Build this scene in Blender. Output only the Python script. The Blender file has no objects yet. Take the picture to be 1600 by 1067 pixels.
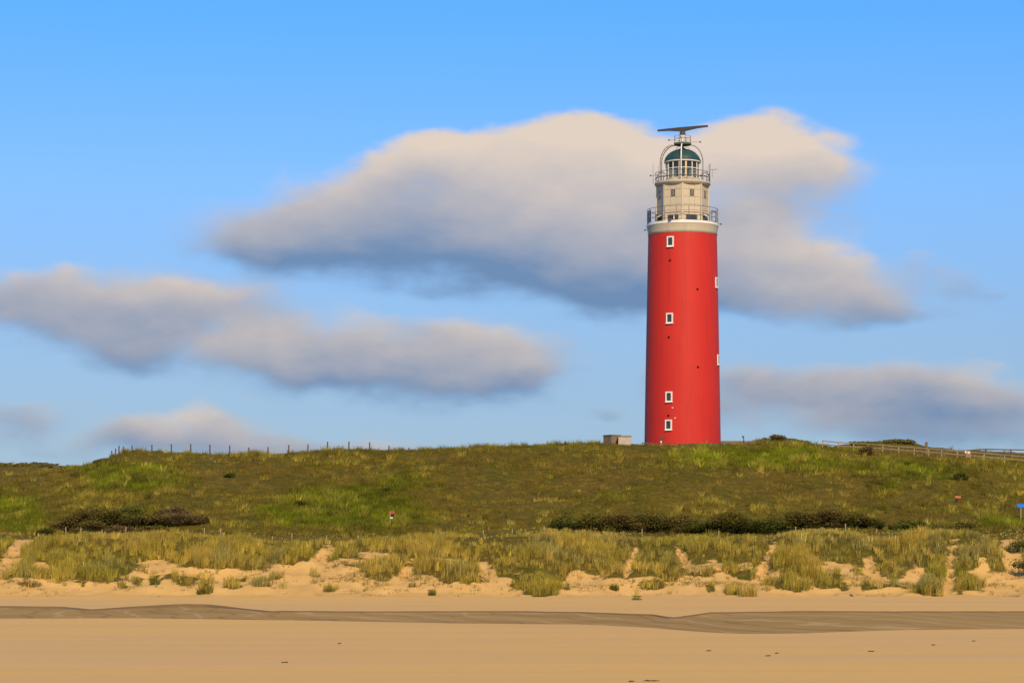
import bpy, math, random
import numpy as np
from mathutils import Vector, Matrix

rng = np.random.default_rng(7)
random.seed(7)
sc = bpy.context.scene
COL = sc.collection
R = math.radians

# ------------------------------------------------------------------ camera
FPX, YH, EYE = 3800.0, 870.0, 4.0          # focal length and horizon row of the 1600 px wide photo, eye height
cd = bpy.data.cameras.new('camera')
cam = bpy.data.objects.new('camera', cd); COL.objects.link(cam)
cam.location = (0, 0, EYE); cam.rotation_euler = (R(90), 0, 0)
cd.sensor_width = 36; cd.lens = 36 * FPX / 1600
cd.shift_y = (YH - 533.5) / 1600
cd.clip_start = 0.5; cd.clip_end = 12000
sc.camera = cam

# ------------------------------------------------------------------ light
SUN_AZ, SUN_EL = R(180 - 12), R(36)          # clockwise from +Y (view direction)
sundir = Vector((math.sin(SUN_AZ) * math.cos(SUN_EL), math.cos(SUN_AZ) * math.cos(SUN_EL), math.sin(SUN_EL)))
ld = bpy.data.lights.new('sun', 'SUN'); ld.energy = 3.5; ld.angle = R(0.6); ld.color = (1.0, 0.735, 0.40)
sun = bpy.data.objects.new('sun', ld); COL.objects.link(sun)
sun.rotation_euler = (-sundir).to_track_quat('-Z', 'Y').to_euler()

sc.view_settings.view_transform = 'Standard'
sc.view_settings.look = 'None'
sc.view_settings.exposure = 0.5
sc.view_settings.gamma = 1.0
sc.view_settings.use_curve_mapping = False
sc.render.engine = 'CYCLES'
sc.cycles.use_denoising = True
sc.cycles.max_bounces = 5
sc.cycles.transparent_max_bounces = 12

# ------------------------------------------------------------------ world: Nishita sky with clouds by direction
SKY_STRENGTH = 0.15
world = bpy.data.worlds.new('World'); sc.world = world; world.use_nodes = True
wn = world.node_tree; wn.nodes.clear()
def N(tree, typ, **kw):
    n = tree.nodes.new(typ)
    for k, v in kw.items():
        setattr(n, k, v)
    return n
def wmath(op, a, b=None, clamp=False):
    n = N(wn, 'ShaderNodeMath', operation=op, use_clamp=clamp)
    for i, v in enumerate((a, b)):
        if v is None: continue
        if isinstance(v, (int, float)): n.inputs[i].default_value = v
        else: wn.links.new(v, n.inputs[i])
    return n.outputs[0]
def wvec(op, a, b=None, out=0, scale=None):
    n = N(wn, 'ShaderNodeVectorMath', operation=op)
    for i, v in enumerate((a, b)):
        if v is None: continue
        if isinstance(v, tuple): n.inputs[i].default_value = v
        else: wn.links.new(v, n.inputs[i])
    if scale is not None:
        if isinstance(scale, (int, float)): n.inputs['Scale'].default_value = scale
        else: wn.links.new(scale, n.inputs['Scale'])
    return n.outputs[out]
def wrange(v, a, b, c=0.0, d=1.0, smooth=True):
    n = N(wn, 'ShaderNodeMapRange')
    n.interpolation_type = 'SMOOTHSTEP' if smooth else 'LINEAR'
    n.clamp = True
    wn.links.new(v, n.inputs['Value'])
    for nm, val in (('From Min', a), ('From Max', b), ('To Min', c), ('To Max', d)):
        n.inputs[nm].default_value = val
    return n.outputs[0]
def wmix(f, a, b):
    n = N(wn, 'ShaderNodeMix', data_type='RGBA')
    wn.links.new(f, n.inputs['Factor'])
    for sock, v in ((n.inputs[6], a), (n.inputs[7], b)):
        if isinstance(v, tuple): sock.default_value = v + (1,)
        else: wn.links.new(v, sock)
    return n.outputs[2]

tc = N(wn, 'ShaderNodeTexCoord')
dirv = tc.outputs['Generated']
sep = N(wn, 'ShaderNodeSeparateXYZ'); wn.links.new(dirv, sep.inputs[0])
dx, dy, dz = sep.outputs
sky = N(wn, 'ShaderNodeTexSky', sky_type='NISHITA')
sky.sun_disc = False; sky.sun_elevation = SUN_EL; sky.sun_rotation = SUN_AZ
sky.altitude = 0; sky.air_density = 0.6; sky.dust_density = 0.0; sky.ozone_density = 4.0
# the low air is very clear that evening: read the sky a little above each direction
cmb = N(wn, 'ShaderNodeCombineXYZ')
wn.links.new(dx, cmb.inputs[0]); wn.links.new(dy, cmb.inputs[1])
wn.links.new(wmath('ADD', wmath('MULTIPLY', wmath('MAXIMUM', dz, -0.01), 1.0), 0.20), cmb.inputs[2])
wn.links.new(wvec('NORMALIZE', cmb.outputs[0]), sky.inputs[0])

# cloud coordinates: azimuth and elevation, in hundreds of photo pixels
az = wmath('ARCTAN2', dx, dy)
el = wmath('ARCSINE', dz)
cu = wmath('ADD', wmath('MULTIPLY', az, FPX / 100), 8.0)
cv = wmath('MULTIPLY', el, FPX / 100)
# the photo's strong colour: paler, greyer air low down, deep blue higher up
rampn = N(wn, 'ShaderNodeValToRGB'); cr_ = rampn.color_ramp
wn.links.new(wmath('MULTIPLY', el, 2.0), rampn.inputs[0])
for p_, c_ in ((0.06, (0.60, 0.44, 0.265)), (0.18, (0.64, 0.56, 0.42)), (0.30, (0.60, 0.69, 0.63)), (0.44, (0.37, 0.69, 0.76))):
    e_ = cr_.elements.new(p_); e_.color = c_ + (1,)
cr_.elements.remove(cr_.elements[0]); cr_.elements.remove(cr_.elements[-1])
skyc = wvec('MULTIPLY', sky.outputs[0], wvec('SCALE', rampn.outputs[0], scale=2.0))
cc = N(wn, 'ShaderNodeCombineXYZ'); wn.links.new(cu, cc.inputs[0]); wn.links.new(cv, cc.inputs[1]); cc.inputs[2].default_value = 1.0
def wnoise(vec, scale, detail, rough=0.55, off=(0, 0, 0), stretch=(1, 1, 1)):
    m = N(wn, 'ShaderNodeMapping'); wn.links.new(vec, m.inputs['Vector'])
    m.inputs['Location'].default_value = off; m.inputs['Scale'].default_value = stretch
    n = N(wn, 'ShaderNodeTexNoise'); n.inputs['Scale'].default_value = scale
    n.inputs['Detail'].default_value = detail; n.inputs['Roughness'].default_value = rough
    wn.links.new(m.outputs[0], n.inputs['Vector'])
    return n
# gently warped so that the cloud edges billow
nz1 = wnoise(dirv, 20, 3, 0.5, stretch=(1, 1, 2.2))
warp = wvec('SCALE', wvec('SUBTRACT', nz1.outputs['Color'], (0.5, 0.5, 0.5)), scale=1.3)
warp = wvec('MULTIPLY', warp, (1.0, 0.55, 0.0))
cw = wvec('ADD', cc.outputs[0], warp)
CLOUDS = [  # px, py, rx, ry, weight, light bias
 (505, 318, 85, 46, .85, -.2), (420, 375, 95, 44, .85, -.4), (605, 288, 85, 44, .95, .25), (560, 370, 150, 48, .9, -.8), (470, 400, 130, 32, .7, -.8),
 (725, 262, 85, 46, .95, .35), (850, 252, 90, 52, 1.05, .95), (960, 255, 90, 55, 1.0, 1.0), (760, 355, 150, 50, 1, -.8), (890, 318, 130, 50, .8, .55), (700, 410, 160, 36, .7, -.9),
 (825, 425, 95, 34, .8, -1.1), (900, 405, 140, 50, 1, -.9), (980, 445, 110, 45, .95, -1), (1050, 330, 80, 75, .85, .0), (1150, 250, 80, 58, 1.05, .95), (930, 470, 70, 22, .4, -1),
 (1240, 265, 85, 50, .95, .5), (1320, 300, 60, 34, .55, .2), (1190, 345, 105, 45, .7, -.3), (1150, 420, 100, 40, .9, -.1), (1080, 420, 70, 55, .8, -.5), (1150, 470, 90, 25, .5, -.6),
 (1260, 430, 120, 38, .95, .0), (1340, 465, 80, 34, .9, -.3), (1400, 495, 85, 20, .8, -.7), (1490, 450, 52, 20, .65, -.7), (1440, 418, 34, 18, .5, -.1),
 (40, 468, 112, 41, 0.97, -0.22), (130, 500, 112, 55, 1.08, -0.32), (215, 548, 67, 36, 0.86, -0.62), (330, 482, 123, 36, 0.97, -0.22), (250, 485, 67, 32, 0.65, -0.32),
 (380, 545, 73, 36, 0.81, -0.12), (470, 555, 106, 46, 1.08, -0.32), (590, 572, 123, 48, 1.08, -0.47), (720, 585, 118, 43, 1.03, -0.42), (820, 590, 62, 34, 0.92, -0.32), (790, 540, 95, 23, 0.70, -0.22),
 (30, 655, 73, 30, 0.92, -0.42), (10, 690, 67, 30, 0.54, -0.42), (340, 660, 47, 27, 0.97, 0.18), (300, 685, 106, 30, 0.97, -0.32), (440, 692, 112, 23, 0.81, -0.32), (210, 690, 56, 25, 0.65, -0.42),
 (1190, 600, 106, 36, 1.03, -0.42), (1020, 585, 45, 25, 0.59, -0.32), (1340, 606, 123, 34, 1.03, -0.42), (1450, 624, 134, 32, 1.03, -0.62), (1560, 636, 101, 39, 0.92, -0.62), (1280, 662, 179, 36, .62, -.40), (1460, 678, 179, 34, .55, -.35), (950, 632, 27, 13, 0.49, -0.52),
 (560, 700, 130, 14, .6, -.3), (110, 705, 90, 16, .5, -.3), (700, 520, 90, 18, .45, -.3), (1100, 640, 70, 22, .5, -.3), (1560, 690, 90, 22, .3, -.3), (1540, 470, 40, 10, .4, -.6),
]
acc = None
for (px, py, rx, ry, w, lb) in CLOUDS:
    m = N(wn, 'ShaderNodeMapping', vector_type='TEXTURE')
    wn.links.new(cw, m.inputs['Vector'])
    m.inputs['Location'].default_value = (px / 100, (YH - py) / 100, 0)
    m.inputs['Scale'].default_value = (rx / 100, ry / 100, 1)
    d2 = wvec('DOT_PRODUCT', m.outputs[0], m.outputs[0], out=1)
    g = wmath('POWER', 0.42, d2)
    s = wvec('SCALE', wvec('ADD', m.outputs[0], (0.0, lb, 0.0)), scale=wmath('MULTIPLY', g, w / 0.42))
    acc = s if acc is None else wvec('ADD', acc, s)
sa = N(wn, 'ShaderNodeSeparateXYZ'); wn.links.new(acc, sa.inputs[0])
front = wrange(dy, 0.3, 0.6)
G = wmath('MULTIPLY', sa.outputs[2], front)
hgt = wmath('DIVIDE', sa.outputs[1], wmath('ADD', sa.outputs[2], 0.05))
# the same kind of clouds all round, beyond what this view shows
far = wnoise(dirv, 5.0, 4, 0.5, off=(3.1, 1.7, 0.4), stretch=(1, 1, 3.5))
band = wmath('MULTIPLY', wrange(dz, 0.0, 0.04), wrange(dz, 0.16, 0.5, 1.0, 0.0))
outside = wrange(wmath('ABSOLUTE', az), 0.25, 0.36)
G2 = wmath('MULTIPLY', wmath('MULTIPLY', wrange(far.outputs['Fac'], 0.5, 0.62), band), outside)
Gt = wmath('ADD', G, G2)
fine = wnoise(dirv, 28, 6, 0.56, off=(0.3, 0.2, 0.9), stretch=(1, 1, 2.0))
fz = wmath('SUBTRACT', fine.outputs['Fac'], 0.5)
lump = wnoise(dirv, 16, 3, 0.5, off=(8.1, 2.2, 4.4), stretch=(1, 1, 1.45))
lz = wmath('SUBTRACT', lump.outputs['Fac'], 0.5)
near = wrange(Gt, 0.03, 0.32)
dv = wmath('ADD', Gt, wmath('MULTIPLY', wmath('ADD', wmath('MULTIPLY', fz, 1.5), wmath('MULTIPLY', lz, 1.3)), near))
crisp = wmath('ADD', 1.0, wmath('MULTIPLY', wrange(hgt, 0.1, 1.3), 1.1))       # sharper sunlit tops, soft bases
dv = wmath('ADD', wmath('MULTIPLY', wmath('SUBTRACT', dv, 0.45), crisp), 0.45)
dens = wrange(dv, 0.06, 1.32)
dens = wmath('MULTIPLY', dens, 0.93)
big = wnoise(dirv, 15, 4, 0.5, off=(1.3, 0.0, 2.2), stretch=(1, 1, 2.0))
lit = wmath('ADD', wmath('ADD', wmath('MULTIPLY', hgt, 0.70), wmath('MULTIPLY', wmath('SUBTRACT', big.outputs['Fac'], 0.5), 1.1)),
            wmath('MULTIPLY', fz, 0.9))
lit = wmath('ADD', lit, wrange(el, 0.05, 0.17, -0.05, 0.10))
litf = wrange(lit, -0.92, 0.90, smooth=False)
cloudc = wmix(litf, (0.72, 1.20, 2.05), (3.8, 3.08, 2.42))
skymix = wmix(dens, skyc, cloudc)
bg = N(wn, 'ShaderNodeBackground'); bg.inputs['Strength'].default_value = SKY_STRENGTH
wn.links.new(skymix, bg.inputs['Color'])
wo = N(wn, 'ShaderNodeOutputWorld'); wn.links.new(bg.outputs[0], wo.inputs['Surface'])

# ------------------------------------------------------------------ helpers
def prop(o, label=None, cat=None, group=None, kind=None):
    if label: o['label'] = label
    if cat: o['category'] = cat
    if group: o['group'] = group
    if kind: o['kind'] = kind
    return o
def empty(name, loc=(0, 0, 0), rz=0.0):
    o = bpy.data.objects.new(name, None); COL.objects.link(o)
    o.location = loc; o.rotation_euler = (0, 0, rz); o.empty_display_size = 0.3
    return o
def link(name, me, parent=None, loc=None, rot=None):
    o = bpy.data.objects.new(name, me); COL.objects.link(o)
    if parent: o.parent = parent
    if loc is not None: o.location = loc
    if rot is not None: o.rotation_euler = rot
    return o
class MB:
    def __init__(s): s.v = []; s.f = []; s.sm = []
    def add(s, vs, fs, smooth=False):
        b = len(s.v); s.v += [tuple(v) for v in vs]
        s.f += [tuple(i + b for i in f) for f in fs]; s.sm += [smooth] * len(fs)
        return s
    def box(s, c, d, M=None, taper=1.0):
        x, y, z = d[0] / 2, d[1] / 2, d[2] / 2
        vs = []
        for sz in (-1, 1):
            t = taper if sz > 0 else 1.0
            for sx, sy in ((-1, -1), (1, -1), (1, 1), (-1, 1)):
                p = Vector((sx * x * t, sy * y * t, sz * z))
                if M is not None: p = M @ p
                vs.append(p + Vector(c))
        return s.add(vs, [(3, 2, 1, 0), (4, 5, 6, 7), (0, 1, 5, 4), (1, 2, 6, 5), (2, 3, 7, 6), (3, 0, 4, 7)])
    def tube(s, pts, r, n=8, closed=False, cap=True):
        P = [Vector(p) for p in pts]; rs = r if isinstance(r, (list, tuple)) else [r] * len(P)
        rings = []
        up0 = None
        for i, p in enumerate(P):
            if closed: t = P[(i + 1) % len(P)] - P[i - 1]
            else: t = P[min(i + 1, len(P) - 1)] - P[max(i - 1, 0)]
            t.normalize()
            if up0 is None or abs(up0.dot(t)) > 0.97:
                up0 = Vector((0, 0, 1)) if abs(t.z) < 0.9 else Vector((1, 0, 0))
            a = t.cross(up0).normalized(); b = a.cross(t).normalized(); up0 = b
            rings.append([p + (a * math.cos(2 * math.pi * k / n) + b * math.sin(2 * math.pi * k / n)) * rs[i] for k in range(n)])
        vs = [q for g in rings for q in g]; fs = []
        m = len(P)
        for i in range(m if closed else m - 1):
            j = (i + 1) % m
            for k in range(n):
                k2 = (k + 1) % n
                fs.append((i * n + k, i * n + k2, j * n + k2, j * n + k))
        if cap and not closed:
            fs.append(tuple(range(n))[::-1]); fs.append(tuple((m - 1) * n + k for k in range(n)))
        return s.add(vs, fs, True)
    def lathe(s, prof, n=64, smooth=True, a0=0.0):
        vs = []; fs = []
        for (r, z) in prof:
            for k in range(n):
                a = a0 + 2 * math.pi * k / n
                vs.append((r * math.sin(a), -r * math.cos(a), z))
        for i in range(len(prof) - 1):
            for k in range(n):
                k2 = (k + 1) % n
                fs.append((i * n + k, i * n + k2, (i + 1) * n + k2, (i + 1) * n + k))
        return s.add(vs, fs, smooth)
    def mesh(s, name, mat):
        me = bpy.data.meshes.new(name); me.from_pydata(s.v, [], s.f)
        me.polygons.foreach_set('use_smooth', s.sm)
        if mat: me.materials.append(mat)
        me.update(); return me
    def build(s, name, mat, parent=None, loc=None, rot=None):
        return link(name, s.mesh(name, mat), parent, loc, rot)

# ------------------------------------------------------------------ materials
MATS = {}
def mat(name, col, rough=0.8, col2=None, scale=3.0, detail=4, stretch=(1, 1, 1), bump=0.0, bscale=40.0, metal=0.0, lo=0.35, hi=0.7, bdist=0.02, spec=0.3):
    if name in MATS: return MATS[name]
    m = bpy.data.materials.new(name); m.use_nodes = True; t = m.node_tree
    b = t.nodes['Principled BSDF']; b.inputs['Roughness'].default_value = rough; b.inputs['Metallic'].default_value = metal
    b.inputs['Specular IOR Level'].default_value = spec
    b.inputs['Base Color'].default_value = col + (1,)
    tcn = N(t, 'ShaderNodeTexCoord')
    mp = N(t, 'ShaderNodeMapping'); mp.inputs['Scale'].default_value = stretch
    t.links.new(tcn.outputs['Object'], mp.inputs['Vector'])
    if col2:
        nz = N(t, 'ShaderNodeTexNoise'); nz.inputs['Scale'].default_value = scale; nz.inputs['Detail'].default_value = detail
        t.links.new(mp.outputs[0], nz.inputs['Vector'])
        rp = N(t, 'ShaderNodeMapRange'); rp.inputs['From Min'].default_value = lo; rp.inputs['From Max'].default_value = hi
        t.links.new(nz.outputs['Fac'], rp.inputs['Value'])
        mx = N(t, 'ShaderNodeMix', data_type='RGBA'); t.links.new(rp.outputs[0], mx.inputs['Factor'])
        mx.inputs[6].default_value = col + (1,); mx.inputs[7].default_value = col2 + (1,)
        t.links.new(mx.outputs[2], b.inputs['Base Color'])
    if bump:
        bz = N(t, 'ShaderNodeTexNoise'); bz.inputs['Scale'].default_value = bscale; bz.inputs['Detail'].default_value = 3
        t.links.new(tcn.outputs['Object'], bz.inputs['Vector'])
        bp = N(t, 'ShaderNodeBump'); bp.inputs['Strength'].default_value = bump; bp.inputs['Distance'].default_value = bdist
        t.links.new(bz.outputs['Fac'], bp.inputs['Height']); t.links.new(bp.outputs[0], b.inputs['Normal'])
    MATS[name] = m
    return m

def vcol_mat(name, rough=0.75, transl=0.3):
    m = bpy.data.materials.new(name); m.use_nodes = True; t = m.node_tree
    b = t.nodes['Principled BSDF']; b.inputs['Roughness'].default_value = rough; b.inputs['Specular IOR Level'].default_value = 0.15
    at = N(t, 'ShaderNodeAttribute', attribute_name='col')
    t.links.new(at.outputs['Color'], b.inputs['Base Color'])
    tr = N(t, 'ShaderNodeBsdfTranslucent'); t.links.new(at.outputs['Color'], tr.inputs['Color'])
    mx = N(t, 'ShaderNodeMixShader'); mx.inputs[0].default_value = transl
    t.links.new(b.outputs[0], mx.inputs[1]); t.links.new(tr.outputs[0], mx.inputs[2])
    t.links.new(mx.outputs[0], t.nodes['Material Output'].inputs['Surface'])
    return m

# ------------------------------------------------------------------ numeric noise
_L = np.random.default_rng(3).random((256, 256))
def vnoise(x, y, s=0):
    x = np.asarray(x, float) + 37.7 * s; y = np.asarray(y, float) + 91.3 * s
    xi = np.floor(x).astype(int); yi = np.floor(y).astype(int)
    fx = x - xi; fy = y - yi
    fx = fx * fx * (3 - 2 * fx); fy = fy * fy * (3 - 2 * fy)
    a = _L[xi & 255, yi & 255]; b = _L[(xi + 1) & 255, yi & 255]; c = _L[xi & 255, (yi + 1) & 255]; d = _L[(xi + 1) & 255, (yi + 1) & 255]
    return (a + (b - a) * fx) * (1 - fy) + (c + (d - c) * fx) * fy - 0.5
def fbm(x, y, s=0, o=4):
    r = 0; a = 1.0; k = 1.0
    for i in range(o):
        r = r + a * vnoise(x * k, y * k, s + i * 3); a *= 0.5; k *= 2.03
    return r
def sstep(a, b, x):
    t = np.clip((x - a) / (b - a), 0, 1); return t * t * (3 - 2 * t)

# ------------------------------------------------------------------ terrain
def line(Y, pts):      # a ridge or foot line at depth Y, traced as (photo column, photo row) -> height over x
    xs = np.array([(p[0] - 800) * Y / FPX for p in pts]); zs = np.array([EYE + (YH - p[1]) * Y / FPX for p in pts])
    return lambda X: np.interp(X, xs, zs)
CREST = [(-200, 752), (0, 743), (60, 739), (100, 735), (140, 729), (150, 727), (165, 720), (180, 712), (200, 707.5), (215, 706), (240, 707), (290, 707.5),
         (330, 711), (370, 712.5), (395, 710), (420, 711.5), (450, 710), (480, 706), (510, 704), (560, 705), (600, 705), (650, 703), (700, 701), (760, 699), (830, 698),
         (900, 696), (940, 696), (990, 697), (1060, 697), (1130, 696), (1180, 696), (1260, 699), (1300, 704), (1350, 707), (1400, 710), (1450, 713.5), (1500, 717), (1550, 721), (1600, 724.5), (1800, 735)]
crest = line(290, CREST)
F1 = line(236, [(-200, 858), (0, 850), (60, 846), (150, 847), (300, 848), (480, 856), (520, 854), (600, 847), (760, 846), (900, 848), (1000, 845), (1120, 847), (1250, 842), (1420, 839), (1520, 846), (1570, 856), (1600, 850), (1800, 845)])
P306 = line(306, [(-200, 745), (0, 736), (140, 735), (200, 716), (480, 714), (700, 708), (900, 700), (990, 694), (1200, 694), (1280, 705), (1454, 714), (1600, 719), (1800, 726)])
P314 = line(314, [(-200, 736), (0, 729), (30, 727), (60, 724), (90, 726), (110, 727), (140, 728), (170, 733), (300, 722), (700, 712), (990, 700), (1100, 697), (1160, 693), (1180, 690), (1196, 686.5), (1215, 684), (1235, 685.5), (1256, 690), (1275, 697), (1292, 704), (1400, 706), (1600, 716), (1800, 722)])
P334 = line(334, [(-200, 748), (0, 742), (150, 745), (500, 725), (900, 712), (1100, 704), (1250, 703), (1280, 701), (1310, 695), (1350, 692.5), (1400, 692), (1430, 695), (1460, 701), (1500, 704), (1540, 706), (1570, 705), (1600, 707), (1800, 715)])
YNEAR = [(-400, 962), (0, 965), (200, 964), (350, 966), (500, 968), (700, 972), (900, 974), (1000, 978), (1100, 986), (1150, 988.5), (1250, 988), (1400, 983), (1600, 981), (2000, 980)]
YFAR = [(-400, 949), (0, 950), (100, 951), (145, 953.5), (200, 950.5), (290, 947.5), (330, 948), (425, 957), (440, 956), (600, 957.5), (800, 957), (900, 958.5), (980, 961), (1030, 962), (1045, 967), (1060, 966), (1110, 958.5), (1250, 957), (1400, 957.5), (1600, 957), (2000, 956)]
CH = -0.17
def edge(pts, z, X):
    Y = np.array([(EYE - z) * FPX / (p[1] - YH) for p in pts]); x = np.array([(p[0] - 800) for p in pts]) * Y / FPX
    o = np.argsort(x)
    return np.interp(X, x[o], Y[o])
def ynear(X): return edge(YNEAR, 0.0, X) + 0.8 * fbm(X * 0.12, X * 0, 21, 3)
def yfar(X): return edge(YFAR, CH, X) + 2.2 * fbm(X * 0.25, X * 0 + 5, 22, 3)

# beach walks and blow-outs, in photo columns/rows: cx, cy, rx, ry, tilt
SANDY = [(22, 868, 12, 46, 34), (501, 874, 10.6, 30, 40), (470, 898, 16, 22, 44), (1583, 872, 15, 50, -14), (1560, 915, 24, 22, 20), (637, 888, 9, 22, 30), (764, 902, 10, 22, -20), (984, 880, 6, 24, 24), (1067, 872, 6, 22, -30), (1196, 884, 8, 28, 24),
         (1363, 890, 8, 20, -24), (1484, 893, 9, 42, 8), (585, 868, 26, 6, 4), (900, 902, 14, 12, 0), (1430, 896, 10, 14, 20), (1535, 882, 8, 14, 0), (65, 886, 16, 9, 10), (255, 888, 24, 8, 0), (360, 896, 22, 8, 0), (70, 832, 8, 4, 0), (1300, 888, 30, 6, 0), (700, 878, 30, 5, 6), (1110, 886, 24, 6, -5)]
TUFTS = [(42, 903, 22, 10), (88, 907, 8, 7), (130, 914, 6, 5), (150, 906, 9, 7), (165, 909, 5, 5), (193, 916, 8, 4), (215, 907, 12, 8), (242, 905, 9, 8), (292, 908, 22, 9), (320, 914, 15, 12), (370, 904, 20, 5), (515, 919, 12, 5), (572, 922, 6, 4), (645, 912, 12, 6), (675, 924, 7, 7), (700, 905, 14, 8),
         (733, 908, 10, 9), (588, 895, 34, 14), (860, 911, 14, 9), (886, 916, 5, 6), (843, 922, 9, 5), (805, 908, 6, 6), (960, 914, 8, 9), (1015, 914, 24, 8), (994, 934, 8, 5), (1052, 897, 6, 6), (1085, 896, 16, 6), (1110, 918, 8, 8), (1146, 923, 14, 6), (1185, 902, 10, 5), (1232, 904, 13, 9), (1262, 915, 6, 6), (1300, 910, 34, 9), (1318, 917, 10, 8), (1352, 913, 9, 10),
         (1395, 898, 20, 9), (1450, 912, 17, 14), (1512, 908, 11, 13), (1505, 898, 18, 8), (1545, 885, 12, 8), (1500, 924, 6, 4), (1330, 930, 5, 4), (1596, 902, 9, 20)]
LOWB = [(-200, 880), (0, 885), (60, 876), (110, 884), (180, 884), (240, 874), (300, 880), (360, 884), (420, 872), (470, 858), (520, 858), (560, 884), (625, 890), (650, 886), (740, 884), (790, 900), (880, 902), (900, 888), (960, 882), (1000, 870), (1050, 880), (1100, 880), (1180, 888), (1230, 880), (1350, 892), (1380, 884), (1470, 892), (1500, 886), (1560, 886), (1600, 880), (1800, 880)]
def ell(px, py, cx, cy, rx, ry, tilt=0):
    a = R(tilt); c, s = math.cos(a), math.sin(a)
    u = (px - cx) * c - (cy - py) * s * 1.0; v = (px - cx) * s + (cy - py) * c
    # tilt leans the top of the ellipse to the right
    u = (px - cx) * c + (py - cy) * s; v = -(px - cx) * s + (py - cy) * c
    return (u / rx) ** 2 + (v / ry) ** 2
def mound(X, Y): return fbm(X * 0.27, Y * 0.22, 6, 3)
def veg_mask(X, Y, Z):
    px = 800 + FPX * X / Y; py = YH - FPX * (Z - EYE) / Y
    nn = fbm(X * 0.55, Y * 0.55, 4, 4) + 0.5 * fbm(X * 0.2, Y * 0.2, 5, 2)
    n2 = fbm(X * 1.3, Y * 1.3, 8, 3)
    low = np.interp(px, [p[0] for p in LOWB], [p[1] for p in LOWB])
    v = sstep(9, -7, py - low - 22 + 20 * nn - 60 * mound(X, Y))
    for (cx, cy, rx, ry) in TUFTS:
        v = np.maximum(v, sstep(1.25, 0.45, ell(px, py, cx, cy, rx, ry) + 1.3 * nn) * 0.95)
    # scattered single plants on the sand face
    sp = fbm(X * 1.7, Y * 1.7, 9, 3)
    v = np.maximum(v, 0.8 * sstep(0.24, 0.48, sp + 0.25 * nn) * sstep(936, 900, py))
    for (cx, cy, rx, ry, t) in SANDY:
        k = 0.5 if rx > 10.5 else 1.5
        v = v * (1 - (0.97 if rx > 10.5 else 0.75) * sstep(1.5, 0.6, ell(px, py, cx, cy, rx, ry, t) + k * nn + k * n2))
    v = np.where(Y > 240, np.maximum(v, sstep(240, 243, Y)), v)
    v = v * sstep(214.5, 217, Y)
    return v

KY = np.array([-400., 60, 188, 206, 216, 223, 230, 236, 242, 250, 262, 276, 284, 290, 298, 306, 314, 324, 334, 350, 420, 800, 6000])
def controls(X):
    c = crest(X); f1 = F1(X)
    b0 = np.full_like(X, 6.95); d = c - b0
    p306, p314, p334 = P306(X), P314(X), P334(X)
    lh = sstep(16, 8, np.abs(X - 20.8))
    z298 = (c * 0.55 + p306 * 0.45) * (1 - lh) + 17.55 * lh
    p306 = p306 * (1 - lh) + 17.5 * lh
    foot = 0.45 + 0 * X
    rows = [0 * X, 0 * X, 0 * X - 0.06, 0 * X + 0.12, foot, foot + (f1 - foot) * 0.33, foot + (f1 - foot) * 0.72, f1, f1 * 0.65 + b0 * 0.35 - 0.1, b0,
            b0 + d * 0.27, b0 + d * 0.66, b0 + d * 0.885, c, z298, p306, p314, np.minimum(p314, p334) - 0.9, p334, p334 - 2.5, 4 + 0 * X, 2 + 0 * X, 0 * X]
    return np.array(rows)
def pchip_rows(Yq, Z):   # monotone cubic along axis 0
    h = np.diff(KY)[:, None]; dl = np.diff(Z, axis=0) / h
    m = np.zeros_like(Z); a, b = dl[:-1], dl[1:]
    w1 = 2 * h[1:] + h[:-1]; w2 = h[1:] + 2 * h[:-1]
    ok = (a * b) > 0
    with np.errstate(divide='ignore', invalid='ignore'):
        m[1:-1] = np.where(ok, (w1 + w2) / (w1 / np.where(a == 0, 1e-9, a) + w2 / np.where(b == 0, 1e-9, b)), 0)
    return m
def hgt_raw(X, Y):
    X = np.asarray(X, float); Y = np.asarray(Y, float)
    sh = X.shape; x = X.ravel(); y = Y.ravel()
    Z = controls(x); m = pchip_rows(y, Z)
    i = np.clip(np.searchsorted(KY, y, side='right') - 1, 0, len(KY) - 2)
    h = KY[i + 1] - KY[i]; t = (y - KY[i]) / h; k = np.arange(len(x))
    z = (1 + 2 * t) * (1 - t) ** 2 * Z[i, k] + t * (1 - t) ** 2 * h * m[i, k] + t * t * (3 - 2 * t) * Z[i + 1, k] + t * t * (t - 1) * h * m[i + 1, k]
    return z.reshape(sh)
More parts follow.
